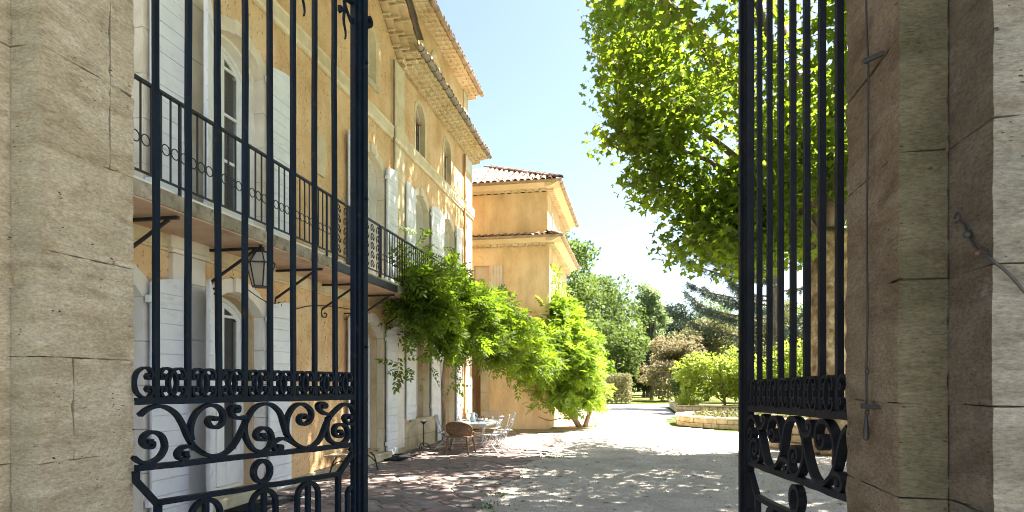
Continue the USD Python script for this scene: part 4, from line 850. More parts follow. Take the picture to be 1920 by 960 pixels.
# crazy paving of reddish stone
terr = Polygon([(-4.72, 3.2)] + edge + [(-2.6, 17.3), (-3.3, 17.9), (-4.72, 17.7)])
terrace = struct('stone_terrace', extrZ(terr.buffer(-.02), -.03, .006), 'mortar')
pts = []
while len(pts) < 285:
    x, y = R.uniform(-4.7, -1.75), 4.6 + 13.2 * R.uniform() ** 1.12
    d0 = .26 + .012 * (y - 4.6)
    if all((x - a) ** 2 + (y - b) ** 2 < 9e9 and (x - a) ** 2 + (y - b) ** 2 > d0 ** 2 * R.uniform(.45, 1.1) for a, b in pts): pts.append((x, y))
    elif R.uniform() < .002: pts.append((x, y))
pts = np.array(pts); far = np.array([[-50, 10], [50, 10], [0, -40], [0, 60]]); vor = Voronoi(np.vstack([pts, far]))
origin[terrace] = np.zeros(3)
for i in range(len(pts)):
    reg = vor.regions[vor.point_region[i]]
    if -1 in reg: continue
    c = Polygon(vor.vertices[reg]).intersection(terr.buffer(.03 * R.uniform()))
    if c.is_empty or c.geom_type != 'Polygon': continue
    w = c.buffer(-.016 - .010 * R.uniform())
    if w.is_empty or w.geom_type != 'Polygon' or w.area < .004: continue
    co = np.array(w.exterior.coords)[:-1]; L = np.linalg.norm(np.roll(co, -1, 0) - co, axis=1); rough = []
    for p, q2, l in zip(co, np.roll(co, -1, 0), L):
        n = max(1, int(l / .11)); rough += [p + (q2 - p) * t + (R.normal(0, .010, 2) if t else 0) for t in np.arange(n) / n]
    w = Polygon(rough).buffer(0)
    if w.geom_type != 'Polygon' or w.area < .004: continue
    w = w.buffer(-.012).buffer(.012)
    if w.is_empty or w.geom_type != 'Polygon': continue
    w = w.simplify(.004); v, f = extrZ(w, 0, 1); v = np.array(v); h = R.uniform(.014, .024); tx, ty = R.normal(0, .006, 2); cxy = v[:, :2].mean(0)
    topm = v[:, 2] > .5; v[:, 2] = np.where(topm, h + (v[:, 0] - cxy[0]) * tx + (v[:, 1] - cxy[1]) * ty, -.02)
    v[topm, :2] = cxy + (v[topm, :2] - cxy) * .975
    put(terrace, 'flagstone', (v, f), FLAGS[int(R.choice(7, p=[.22, .18, .16, .14, .08, .14, .08]))])
# loose pebbles, fallen leaves and weeds
def scatter(n, region, seed, dens=None):
    r = rng(seed); out = []
    x0, y0, x1, y1 = region.bounds
    import shapely
    while len(out) < n:
        q = r.uniform((x0, y0), (x1, y1), (4 * n, 2)); ok = shapely.contains_xy(region, q[:, 0], q[:, 1])
        if dens is not None: ok &= r.uniform(size=len(q)) < dens(q)
        out.extend(q[ok])
    return np.array(out[:n])
octv = np.array([[1, 0, 0], [-1, 0, 0], [0, 1, 0], [0, -1, 0], [0, 0, 1], [0, 0, -1]], float); octf = np.array([[0, 2, 4], [2, 1, 4], [1, 3, 4], [3, 0, 4], [2, 0, 5], [1, 2, 5], [3, 1, 5], [0, 3, 5]])
def stones(q, s, seed):
    r = rng(seed); n = len(q); a = r.uniform(0, 6.28, n); sc = s * r.uniform(.5, 1.4, (n, 3)) * [1, 1, .55]; v = octv[None] * sc[:, None]; v = v + r.normal(0, .12, v.shape) * s
    c, sn = np.cos(a)[:, None], np.sin(a)[:, None]; V = np.stack([v[..., 0] * c - v[..., 1] * sn, v[..., 0] * sn + v[..., 1] * c, v[..., 2]], -1) + np.c_[q, np.full(n, .003)][:, None]
    return V.reshape(-1, 3), (octf[None] + 6 * np.arange(n)[:, None, None]).reshape(-1, 3)
near = Polygon([(-1.75, 6.3), (2.5, 6.3), (4.5, 17), (-2.2, 17), (-1.75, 11)])
plain('pebble', (.50, .46, .41), rough=.9, var=.35, scale=25)
struct('loose_pebbles', stones(scatter(13000, near, 4, lambda q: (6.5 / q[:, 1]) ** 1.1), .0125, 3), 'pebble', kind='stuff', label='loose pale pebbles over the gravel drive')
# ---------------------------------------------------------------- vegetation
def frames(n, r, up=.5, out=None, droop=0.0):
    """random leaf frames: normal biased upwards, tip direction drooping."""
    nn = norm(r.normal(0, 1, (n, 3)) * (1 - up * .6) + np.array([0, 0, up * 1.6])); t = r.normal(0, 1, (n, 3))
    if out is not None: t = t * .7 + out
    t[:, 2] -= droop; t = t - nn * (t * nn).sum(1, keepdims=True); t = norm(t); return np.stack([np.cross(nn, t), t, nn], 2)
def leaves(C, size, tmpl, r, up=.5, out=None, droop=0.0, jit=.45):
    V0, F0_ = tmpl; n = len(C); s = size * r.uniform(1 - jit, 1 + jit, n); Rm = frames(n, r, up, out, droop)
    V = np.einsum('nij,kj->nki', Rm, V0) * s[:, None, None] + np.asarray(C)[:, None]
    return V.reshape(-1, 3), (F0_[None] + len(V0) * np.arange(n)[:, None, None]).reshape(-1, 3)
def palmate():
    a = np.radians([-90, -62, -35, -12, 8, 35, 52, 72, 90, 108, 128, 145, 172, 192, 215, 242]); rr = [.10, .34, .58, .36, .82, .55, .40, .62, 1.05, .62, .40, .55, .82, .36, .58, .34]
    ring = np.c_[np.array(rr) * np.cos(a), .30 + np.array(rr) * np.sin(a) * .95, -.10 * np.array(rr) ** 2]; V = np.vstack([[0, .30, .05], ring]); k = np.arange(16)
    return V, np.stack([0 * k, k + 1, (k + 1) % 16 + 1], 1)
def simple(w=.30, fold=.10):
    V = np.array([[0, 0, 0], [w, .45, -fold], [0, 1, -.12], [-w, .45, -fold], [0, .5, .03]]); return V, np.array([[0, 1, 4], [1, 2, 4], [2, 3, 4], [3, 0, 4]])
def diamond(w=.36): return np.array([[0, 0, 0], [w, .5, -.06], [0, 1, -.1], [-w, .5, .06]]), np.array([[0, 1, 2], [0, 2, 3]])
def compound(pairs=4, lw=.20, ll=.46):
    V, F = [], []
    def leaflet(b, d, L):
        d = norm(np.array(d, float)); s = np.array([-d[1], d[0], 0]); k = len(V); V.extend([b, b + d * L * .45 + s * lw * .5 + [0, 0, .012], b + d * L - [0, 0, .05], b + d * L * .45 - s * lw * .5 + [0, 0, .012]]); F.extend([[k, k + 1, k + 2], [k, k + 2, k + 3]])
    for i in range(pairs):
        t = .22 + .72 * i / (pairs - 1); b = np.array([0, t, -.30 * t * t])
        for sg in (-1, 1): leaflet(b, [sg * .9, .55, -.22], ll * (1 - .35 * abs(t - .55)))
    leaflet(np.array([0, .96, -.28]), [0, 1, -.35], ll)
    return np.array(V), np.array(F)
def palm5():
    a = np.radians([-90, -35, -10, 12, 52, 90, 128, 168, 190, 215]); rr = [.14, .66, .46, .86, .54, 1.02, .54, .86, .46, .66]
    ring = np.c_[np.array(rr) * np.cos(a), .30 + np.array(rr) * np.sin(a) * .95, -.10 * np.array(rr) ** 2]; V = np.vstack([[0, .30, .05], ring]); k = np.arange(10)
    return V, np.stack([0 * k, k + 1, (k + 1) % 10 + 1], 1)
PALM5 = palm5()
PALM, SIMP, DIAM, COMP = palmate(), simple(), diamond(), compound()
def limb(P, r0, r1, sides=7, n=5):
    P = spline(P, n); return tube(P, np.linspace(r0, r1, len(P)), sides)
def clumps(r, n, c, rad, shell=.45):
    d = norm(r.normal(0, 1, (n, 3))); return np.array(c) + d * np.array(rad) * (shell + (1 - shell) * r.uniform(0, 1, (n, 1)) ** .6)

# ---- the big plane tree on the right
def plane_tree(label, base, fork, c, rad, ncl, per, seed, trunk_r, low=None, pieces=0, keep=None, leaf=.102):
    r = rng(seed); t = thing('plane_tree', label, 'tree', base); b = np.array(base, float)
    zz = np.linspace(0, 1, 26); ax = b + np.c_[.10 * np.sin(zz * 4 + seed), .08 * np.cos(zz * 5), zz * fork]
    rr = trunk_r * (1.0 - .22 * zz + .45 * np.exp(-zz * 14)); v, f = tube(ax, rr, 22); ctr = np.repeat(ax, 22, 0)
    v = ctr + (v - ctr) * (1 + .16 * (meshkit.fbm(v * [2.2, 2.2, 1.1], 4, seed) - .5))[:, None] if len(v) == len(ctr) else v
    put(t, 'trunk', (v, f), 'plane_bark', True)
    top = ax[-1]; C = clumps(r, ncl, c, rad)
    if low is not None: C = np.vstack([C, np.array(low)])
    if keep is not None: C = C[keep(C)]
    # main limbs
    nl = 7; ends = []
    for i in range(nl):
        a = 2 * np.pi * i / nl + .4; e = np.array(c) + np.array([math.cos(a), math.sin(a), r.uniform(-.15, .55)]) * np.array(rad) * .55
        m = top + (e - top) * .45 + np.array([0, 0, .8]); P_ = spline([top - [0, 0, .3], m, e], 8); put(t, 'limb', tube(P_, np.linspace(trunk_r * .30, .03, len(P_)), 9), 'bark', True); ends.append(P_)
    if pieces:
        for e in ((-.4, 12.5, 7.4), (.7, 12.4, 6.0), (1.6, 12.7, 4.9), (.5, 12.7, 8.9), (2.6, 13.0, 4.5), (2.2, 15.2, 7.4)):
            e = np.array(e); s0 = ax[-1] - [0, 0, r.uniform(.2, 1.1)]; P_ = spline([s0, s0 + (e - s0) * .4 + [0, 0, .55], s0 + (e - s0) * .75 + [0, 0, .35], e], 8); put(t, 'limb', tube(P_, np.linspace(.10, .018, len(P_)), 8), 'bark', True); ends.append(P_)
    pts = np.vstack([p[6:] for p in ends]); tw = []
    for q in C:
        k = np.argmin(((pts - q) ** 2).sum(1) + 5 * (pts[:, 2] - q[2]) ** 2); s = pts[k]
        if np.linalg.norm(s - q) > 1.5 or r.uniform() < .93: continue; m = (s + q) / 2 + [0, 0, .2] + r.normal(0, .16, 3)
        tw.append(limb([s, m, q, q + (q - s) * .12 - [0, 0, .25]], .014, .004, 5, 4))
        for _ in range(3):
            d = norm(r.normal(0, 1, 3)) * .55; tw.append(limb([m + (q - m) * r.uniform(), q + d * .5, q + d - [0, 0, .15]], .011, .004, 4, 3))
    put(t, 'branches', tw, 'bark', True, kind='stuff')
    n = len(C) * per; idx = r.integers(0, len(C), n); off = r.normal(0, 1, (n, 3)); off = off / np.maximum(1, np.linalg.norm(off, axis=1, keepdims=True) / 1.9)
    L = C[idx] + off * np.array([.38, .38, .24]) - [0, 0, .06]; out = norm(off)
    if pieces:
        dist = np.linalg.norm(L - [0, 0, 1.5], axis=1); u = L[:, 0] / L[:, 1]; vz = (L[:, 2] - 1.5) / L[:, 1]
        inview = (u < .20) & (vz < .55) & (vz > -.1); sel = np.where(inview)[0]; sel = sel[np.argsort(dist[sel])][:pieces]
        for k in sel: put(t, 'leaf', leaves(L[k:k + 1], leaf, PALM, r, .45, out[k:k + 1] * .5, .35), 'plane_leaf')
        L, out = np.delete(L, sel, 0), np.delete(out, sel, 0)
    put(t, 'crown', leaves(L, leaf, PALM5, r, .45, out * .5, .35), 'plane_leaf', kind='stuff'); return t
# low outer boughs that hang towards the drive (survey points on the leaf curtain)
Rl = rng(77); low = []
for (x, y, z, s, n) in [(-.6, 12.6, 8.6, .7, 16), (-.75, 12.4, 7.4, .6, 16), (-.6, 12.2, 6.6, .55, 13), (.0, 12.5, 7.4, .8, 16), (.2, 12.2, 6.2, .6, 12), (.5, 12.6, 5.5, .5, 11), (.9, 12.6, 6.6, .9, 20), (1.0, 12.4, 4.9, .5, 12), (1.3, 12.4, 4.35, .45, 11),
                        (1.6, 12.6, 5.4, .7, 16), (1.9, 12.8, 4.3, .5, 14), (2.4, 13.2, 5.0, .8, 16), (2.6, 13, 4.2, .5, 10), (1.6, 12.8, 7.8, 1.0, 20), (2.8, 13.0, 6.6, 1.0, 20), (.6, 12.8, 8.8, .9, 18), (3.3, 14.5, 5.6, 1.0, 16), (3.0, 15.5, 7.2, 1.1, 16), (2.2, 14.6, 8.8, 1.2, 18), (4.4, 12.8, 5.2, .8, 10), (4.8, 14, 7.0, 1.2, 14)]:
    low += list(np.array([x, y, z]) + Rl.normal(0, .5, (n, 3)) * s)
def view_uv(C):
    d = -C[:, 0] * math.sin(YAW) + C[:, 1] * math.cos(YAW); d = np.where(d > .5, d, 1e9)
    return 960 + 1180 * (C[:, 0] * math.cos(YAW) + C[:, 1] * math.sin(YAW)) / d, 715 - 1180 * (C[:, 2] - 1.5) / d, 1180 / d
def sun_at(C, x):
    k = (C[:, 0] - x) / SUN[0]; return C[:, 1] - k * SUN[1], C[:, 2] - k * SUN[2]
Rk = rng(99)
def keep_big(C):
    u, v, s = view_uv(C); q = Rk.uniform(size=len(C)); yf, zf = sun_at(C, -4.75); yw, zw = sun_at(C, -3.2)
    lobes = meshkit.noise(C * 1.1 + 4.2, 12); gaps = meshkit.noise(C * .85 + 9.7, 5)
    bad = (u < 1090 + s * (.1 + 1.1 * lobes)) & (v > -2.2 * s)          # open sky left of the crown, its edge in lobes
    low_ = (C[:, 2] < 9.4) & (C[:, 0] < 4.2)
    bad |= low_ & (gaps > .535) & (u < 1400)                                         # gaps between the boughs
    bad |= (C[:, 0] > 2.0) & (C[:, 2] > 9.2)                           # thin upper right side
    bad |= (C[:, 0] > -.6) & (C[:, 2] > 9.0) & (C[:, 1] > 12.6) & (q < .62)
    bad |= (C[:, 0] > 1.6) & (C[:, 0] < 6.5) & (C[:, 1] > 11.8) & (C[:, 1] < 16.5) & (C[:, 2] > 7.0) & (C[:, 2] < 9.3) & (q < .6)
    bad |= (C[:, 0] < 3.2) & (C[:, 2] < 3.9)
    bad |= (C[:, 1] > 17) & (C[:, 0] < 3.5) & (C[:, 2] < 9)
    bad |= (yf > 16.2) & (zf > 0) & (zf < 9) & (q < .6)
    bad |= (yw > 11) & (zw > 1.8) & (zw < 4.2) & (q > .25)
    yv, zv = sun_at(C, -1.7); bad |= (yv > 18.6) & (yv < 22) & (zv > .3) & (zv < 5.2)
    for yl in (12.2, 12.8, 13.4, 14.0):                                 # let the sun reach the hanging boughs
        dr = (C[:, 1] - yl) / SUN[1] * SUN[2]; px, pz = C[:, 0] - dr * SUN[0] / SUN[2], C[:, 2] - dr; bad |= (dr > 1.3) & (px > -.9) & (px < 3.6) & (pz > 4.0) & (pz < 9.2) & (q < .8)
    bad |= (C[:, 2] > 13.0) & (q > .5) & ~((yf > 5) & (yf < 16.5) & (zf > 0) & (zf < 8.2))
    return ~bad
fy, fz, fh = Rk.uniform(5, 16.8, 470), Rk.uniform(.3, 8.2, 470), Rk.uniform(9.6, 13.6, 470); kk = (fh - fz) / SUN[2]
low += list(np.stack([-4.75 + kk * SUN[0], fy + kk * SUN[1], fh], 1))  # unseen high clumps added along sun rays to shade the facade
fy, fz, fh = Rk.uniform(11.5, 17.4, 260), Rk.uniform(2.6, 8.4, 260), Rk.uniform(11.0, 15.0, 260); kk = (fh - fz) / SUN[2]
low += list(np.stack([-4.75 + kk * SUN[0], fy + kk * SUN[1], fh], 1))  # more unseen crown clumps, added to shade the far half of the facade
low += list(Rk.uniform((3.6, 7.2, 5.0), (9.4, 14.8, 8.8), (240, 3)))  # clumps added on the right to shade the near gravel
def keep_near(C):
    u, v, s = view_uv(C); return ~((v > -1.1 * s) & (u < 1640) & (u > 200)) & ~((C[:, 0] < .36 * C[:, 1]) & (C[:, 2] < 3.2 + .64 * np.abs(C[:, 1])))
plane_tree('huge plane tree with mottled bark arching over the gravel drive', (4.05, 14.2, 0), 4.6, (2.2, 12.6, 11.4), (7.6, 8.0, 5.6), 760, 104, 8, .54, low, 300, keep=keep_big)
Rp = rng(55); low2 = []
for x0, x1, y0, y1, z1, n in ((-2.3, -1.6, 1.7, 3.6, 3.6, 75), (.4, 1.0, 1.7, 3.6, 3.6, 75)):
    q = Rp.uniform((x0, y0, 0), (x1, y1, z1), (n, 3)); low2 += list(q + SUN / SUN[2] * (Rp.uniform(8.2, 11.5, n) - q[:, 2])[:, None])  # unseen clumps added up the sun direction to keep piers and gate shaded
plane_tree('second plane tree outside the gateway casting shade over the piers', (7.2, 4.2, 0), 4.6, (3.2, 7.0, 10.6), (6.2, 4.2, 3.6), 430, 52, 9, .48, low2, keep=keep_near, leaf=.16)

# ---- wisteria over the balcony and table
def vine(name, label, path, rad, n, seed, mat, size, zs=1.0, xs=.62, outv=(0, 0, 0), extra=None, stems=(), droop=.45):
    r = rng(seed); t = thing(name, label, 'climbing plant', np.array(path[0]) * [1, 1, 0]); Pth = spline(path, 14); rr = np.interp(np.linspace(0, 1, len(Pth)), np.linspace(0, 1, len(rad)), rad)
    ncl = n // 26; i = r.choice(len(Pth), ncl, p=rr ** 2 / (rr ** 2).sum()); d = norm(r.normal(0, 1, (ncl, 3))); C = Pth[i] + d * rr[i][:, None] * np.array([xs, .9, zs]) * r.uniform(.35, 1, (ncl, 1)) ** .6
    wgt = np.ones(len(C))
    if extra is not None: C = np.vstack([C, extra]); wgt = np.r_[wgt, np.full(len(extra), .10)]
    k = r.choice(len(C), n, p=wgt / wgt.sum()); off = r.normal(0, .13, (n, 3)) * [1, 1, .8] * np.where(wgt[k] < 1, .5, 1)[:, None]; L = C[k] + off; ctr = Pth[np.argmin(((L[:, None, ::1] - Pth[None, ::4]) ** 2).sum(-1), 1) * 4]
    out = norm(L - ctr + np.array(outv)); L[:, 0] = np.maximum(L[:, 0], F0 + .02) if L[:, 1].max() < 19.3 else L[:, 0]
    if 'balcony' in label: kp = (L[:, 2] > 2.0 - .10 * np.clip(L[:, 1] - 13, 0, 6)) | (wgt[k] < 1); L, out = L[kp], out[kp]
    for s in stems: put(t, 'stem', limb(s[0], s[1], s[2], 9, 8), 'vine_bark', True)
    tw = [limb([Pth[j], (Pth[j] + q) / 2 + [0, 0, .06], q], .010, .004, 4, 3) for j, q in zip(r.integers(0, len(Pth), min(120, len(C))), C[r.permutation(len(C))[:120]]) if np.linalg.norm(Pth[j] - q) < 1.6]
    if tw: put(t, 'twigs', tw, 'vine_bark', True, kind='stuff')
    put(t, 'foliage', leaves(L, size, COMP, r, .55, out * .9, droop), mat, kind='stuff'); return t
ex = []
Rv = rng(12)
for (x, y, z0, z1) in [(-3.9, 11.7, 2.0, 1.5), (-3.7, 12.7, 2.0, 1.45), (-3.0, 16.5, 1.8, 1.5), (-4.0, 10.75, 2.4, 1.75), (-4.0, 11.3, 4.2, 3.6), (-3.95, 12.3, 4.15, 3.6), (-3.9, 10.7, 3.5, 3.0), (-3.9, 13.3, 3.9, 3.4), (-4.0, 14.3, 3.8, 3.3)]:
    ex += [np.array([x, y, z]) + Rv.normal(0, .06, 3) for z in np.linspace(z0, z1, 6)]
vine('wisteria', 'bushy green wisteria draped from the balcony over the garden table', [(-3.95, 10.8, 3.0), (-3.8, 12.0, 3.0), (-3.65, 13.2, 2.95), (-3.4, 14.6, 2.75), (-3.1, 16.0, 2.5), (-2.85, 17.3, 2.3), (-2.7, 18.3, 2.15)],
     [.60, 1.0, 1.02, .95, .88, .76, .62], 6600, 31, 'wisteria_leaf', .24, .80, .62, (.25, -.1, .45), np.array(ex),
     stems=[([(-4.6, 14.9, 0), (-4.62, 14.85, 1.2), (-4.5, 14.7, 2.2), (-4.1, 14.2, 2.7), (-3.8, 12.6, 2.7)], .055, .02), ([(-4.5, 14.7, 2.3), (-4.0, 15.3, 2.5), (-3.2, 16.2, 2.3), (-2.8, 17.6, 2.1)], .035, .012), ([(-4.5, 14.7, 2.2), (-4.3, 13.6, 2.35), (-4.1, 12.0, 2.5), (-4.05, 10.9, 2.8)], .03, .01)])
ex = []
for (x, y, z0, z1) in [(-2.75, 18.9, 1.5, .75), (-3.0, 19.0, 1.3, .6), (-2.5, 19.9, 4.9, 3.8), (-2.45, 19.5, 4.3, 3.3), (-1.1, 20.8, 1.5, .7), (-1.3, 20.3, 1.2, .6), (-1.0, 21.6, 1.6, 1.0), (-1.25, 20.7, 1.3, .35), (-1.35, 21.1, 1.2, .3)]:
    ex += [np.array([x, y, z]) + Rv.normal(0, .09, 3) for z in np.linspace(z0, z1, 9)]
vine('wisteria', 'sunlit pale wisteria on twisted trunks climbing the annex corner', [(-2.42, 20.3, 4.9), (-2.40, 20.1, 4.1), (-2.35, 19.7, 3.3), (-2.25, 19.5, 2.5), (-2.15, 19.6, 1.85), (-1.9, 20.0, 1.2)],
     [.12, .22, .60, 1.1, 1.2, .9], 6800, 32, 'wisteria_pale', .26, .85, .95, (.4, -.1, .4), np.array(ex),
     stems=[([(-1.75, 20.45, 0), (-1.95, 20.3, .35), (-2.25, 20.0, .75), (-2.3, 19.9, 1.4), (-2.1, 20.1, 2.2)], .10, .05), ([(-1.6, 20.6, 0), (-1.45, 20.6, .45), (-1.3, 20.6, .9), (-1.55, 20.6, 1.3), (-2.0, 20.4, 1.6)], .085, .04),
            ([(-1.85, 20.4, .25), (-2.2, 19.7, .35), (-2.55, 19.15, .30), (-2.9, 19.05, .42)], .028, .012), ([(-1.5, 20.6, .8), (-1.8, 20.4, 1.1), (-2.2, 20.1, 1.2), (-2.5, 19.2, 1.5), (-2.7, 18.6, 1.9)], .05, .02)])

# ---- garden trees and shrubs
def tree(name, label, base, h, rad, n, size, mat, seed, trunk=(.18, 1.4), ncl=60, tm=None, up=.4, shell=.5, cl=.32, cat_='tree', flat=1.0, group=None):
    r = rng(seed); b = np.array([base[0], base[1], 0.]); t = thing(name, label, cat_, b, group); rad = np.array(rad, float); c = b + [0, 0, h - rad[2]]
    tr, th = trunk; put(t, 'trunk', limb([b, b + [.05, .03, th], b + [r.normal(0, .2), r.normal(0, .2), h * .62]], tr, tr * .35, 9, 6), 'bark', True)
    C = clumps(r, ncl, c, rad * .86, shell); C = C + (meshkit.noise(C * .8 + seed, seed)[:, None] - .5) * rad * .5
    br = [limb([b + [0, 0, th + (h - th) * .3 * r.uniform()], (b + [0, 0, th] + q) / 2, q], tr * .3, .015, 5, 4) for q in C[::2]]
    put(t, 'branches', br, 'bark', True, kind='stuff')
    if size > .25: size, n, tm = size * .62, int(n * 2.3), tm or DIAM
    k = r.integers(0, len(C), n); s = cl * rad.mean() * r.uniform(.7, 1.25, len(C)); off = norm(r.normal(0, 1, (n, 3))) * r.uniform(.3, 1, (n, 1)) ** .5
    L = C[k] + off * s[k][:, None] * [1, 1, .72 * flat]; L = L[L[:, 2] > .12]; out = norm(L - c)
    put(t, 'crown', leaves(L, size, tm or SIMP, r, up, out, .2), mat, kind='stuff'); return t
tree('oak_tree', 'tall dark green oak rising just behind the annex roof', (-5.2, 45), 13.2, (3.1, 3.2, 4.8), 6500, .36, 'oak_leaf', 41, (.35, 3.5), 70)
tree('round_tree', 'broad light green tree between the annex and the poplar', (-3.6, 56), 11.2, (4.7, 4.2, 5.0), 12000, .36, 'oak_leaf', 42, (.35, 2.5), 110)
tree('round_tree', 'lower bushy green tree leaning over the clipped hedge', (-1.7, 50), 7.0, (2.3, 2.2, 3.2), 5200, .30, 'oak_leaf', 43, (.2, 1.2), 60)
tree('poplar_tree', 'slender grey green poplar rising above the garden', (1.31, 60), 11.7, (1.6, 1.6, 4.6), 6000, .30, 'poplar_leaf', 44, (.3, 3.0), 90, cl=.20, shell=.2)
for i, (x, y, h, rx, lab) in enumerate([(-.6, 62, 7.2, 2.4, 'deep green yew mass under the light green tree'), (2.6, 68, 9.8, 2.8, 'dark conifer standing right of the poplar'), (.8, 60, 6.0, 2.0, 'low dark evergreen behind the little lawn tree'), (4.9, 72, 11.0, 2.6, 'dark evergreen behind the cedar boughs')]):
    tree('evergreen_tree', lab, (x, y), h, (rx, 2.0, h * .48), 5200, .34, 'dark_leaf', 50 + i, (.2, .8), 60, cat_='tree')
tree('smoke_tree', 'brown leaved smoke tree beside the lawn', (2.9, 48), 5.2, (2.2, 2.2, 2.5), 9000, .20, 'smoke_leaf', 45, (.08, .25), 60)
tree('olive_tree', 'dull olive green bushy tree behind the yellow green shrub', (5.4, 50), 6.9, (2.9, 2.4, 3.0), 8500, .26, 'olive_leaf', 46, (.2, .8), 70)
tree('olive_tree', 'dull green tree half hidden behind the right gate leaf', (9.6, 46), 7.0, (3.2, 2.6, 3.2), 8000, .26, 'olive_leaf', 47, (.2, .8), 70)
tree('yellow_shrub', 'rounded yellow green robinia shrub above the raised bed', (4.05, 30.5), 3.35, (2.15, 1.9, 1.45), 8500, .17, 'lime_leaf', 48, (.09, .5), 70, up=.6, cl=.30, cat_='shrub')
tree('yellow_shrub', 'yellow green shrub seen through the bars of the right gate', (7.0, 28.5), 3.1, (1.9, 1.7, 1.4), 6500, .17, 'lime_leaf', 49, (.08, .5), 55, up=.6, cl=.30, cat_='shrub')
tree('dark_bush', 'dark leafy bush left of the yellow green shrub', (2.35, 33.5), 2.1, (.75, .7, .95), 2600, .13, 'oak_leaf', 60, (.04, .2), 30, cat_='shrub')
tree('pale_shrub', 'pale young green shrub above the clipped hedge', (-2.3, 47), 3.7, (.8, .8, 1.5), 2200, .18, 'wisteria_pale', 61, (.05, .4), 30, cat_='shrub')
tree('lawn_tree', 'small thin tree with reddish leaves on the lawn', (1.35, 52), 3.3, (1.3, 1.1, 1.1), 1500, .17, 'smoke_leaf', 62, (.17, 1.4), 26, cat_='tree')
for i, (x, y, h, rx, lab) in enumerate([(-8.5, 70, 9, 4.0, 'green tree far behind the annex'), (9.5, 80, 11, 5.0, 'green tree far behind the yellow shrub'), (16, 66, 10, 4.5, 'green tree far right behind the trunk of the plane'), (13.5, 44, 7, 3.0, 'bushy tree behind the right gate bars'), (.6, 96, 7.5, 5.5, 'distant green tree closing the view over the lawn'), (-4.5, 90, 8, 5.0, 'distant green tree behind the round tree'), (6.0, 98, 8.5, 5.0, 'distant tree behind the dark conifer'), (22, 38, 8, 4.0, 'green tree in the side garden right of the plane tree'), (30, 54, 10, 5.0, 'tall green tree at the back of the side garden'), (20, 22, 6, 3.4, 'bushy tree near the right end of the coped rubble wall'), (36, 34, 9, 5.0, 'green tree closing the side garden to the right')]):
    tree('garden_tree', lab, (x, y), h, (rx, rx * .9, h * .45), 5200, .42, 'oak_leaf', 70 + i, (.3, 1.5), 60)
# clipped hedge block
r = rng(64); t = thing('hedge', 'clipped brownish green box hedge at the end of the gravel', 'hedge', (-1.6, 43.2, 0))
put(t, 'twigs', [limb([(x, y, 0), (x + .1, y, .8), (x + r.normal(0, .2), y, 1.7)], .03, .01, 5, 3) for x in np.linspace(-3.0, -.6, 9) for y in (42.8, 43.6)], 'bark', True, kind='stuff')
q = r.uniform((-3.3, 42.3, .12), (-.25, 44.1, 2.05), (11000, 3)); d = np.minimum(np.minimum(q[:, 0] + 3.3, -.25 - q[:, 0]), np.minimum(q[:, 1] - 42.3, 2.05 + .25 * np.sin(q[:, 0] * 1.2) - q[:, 2]))
q = q[(d < .35) & (q[:, 2] < 2.0 - .18 * (q[:, 0] + .9) ** 2 * .5)]; put(t, 'foliage', leaves(q, .15, SIMP, r, .3), 'hedge_leaf', kind='stuff')
# cedar with upswept boughs
r = rng(65); b = np.array([7.6, 37, 0.]); t = thing('cedar_tree', 'grey green cedar with long upswept boughs behind the gate', 'tree', b); put(t, 'trunk', limb([b, b + [.1, 0, 5], b + [0, 0, 13]], .35, .08, 10, 8), 'bark', True)
sp = []
for i in range(34):
    z = 3.4 + 8.6 * i / 34; a = math.pi + r.normal(0, .75) if i % 3 else r.uniform(0, 6.28); L = (6.6 - .42 * (z - 3.4)) * r.uniform(.75, 1.05); d = np.array([math.cos(a), math.sin(a) * .8, 0])
    Pb = spline([b + [0, 0, z], b + d * L * .45 + [0, 0, z + .25 * L * .3], b + d * L * .8 + [0, 0, z + .16 * L + .1], b + d * L + [0, 0, z + .30 * L]], 8); put(t, 'bough', tube(Pb, np.linspace(.07, .012, len(Pb)), 6), 'bark', True)
    for p in np.linspace(.18, 1, 26):
        c = Pb[int(p * (len(Pb) - 1))]; side = np.array([-d[1], d[0], 0]) * r.choice([-1, 1])
        for _ in range(2):
            e = c + side * r.uniform(-.5, .5) + d * r.uniform(0, .35) - [0, 0, r.uniform(.05, .42)]; m = 26; tt = r.uniform(0, 1, (m, 1)); sp.append(c + (e - c) * tt + r.normal(0, .035, (m, 3)))
sp = np.vstack(sp); put(t, 'needles', leaves(sp, .15, (np.array([[-.10, 0, 0], [.10, 0, 0], [.07, 1, 0], [-.07, 1, 0]]), np.array([[0, 1, 2], [0, 2, 3]])), r, .2, np.tile([[-.5, 0, .1]], (len(sp), 1)), .5), 'cedar_needle', kind='stuff')

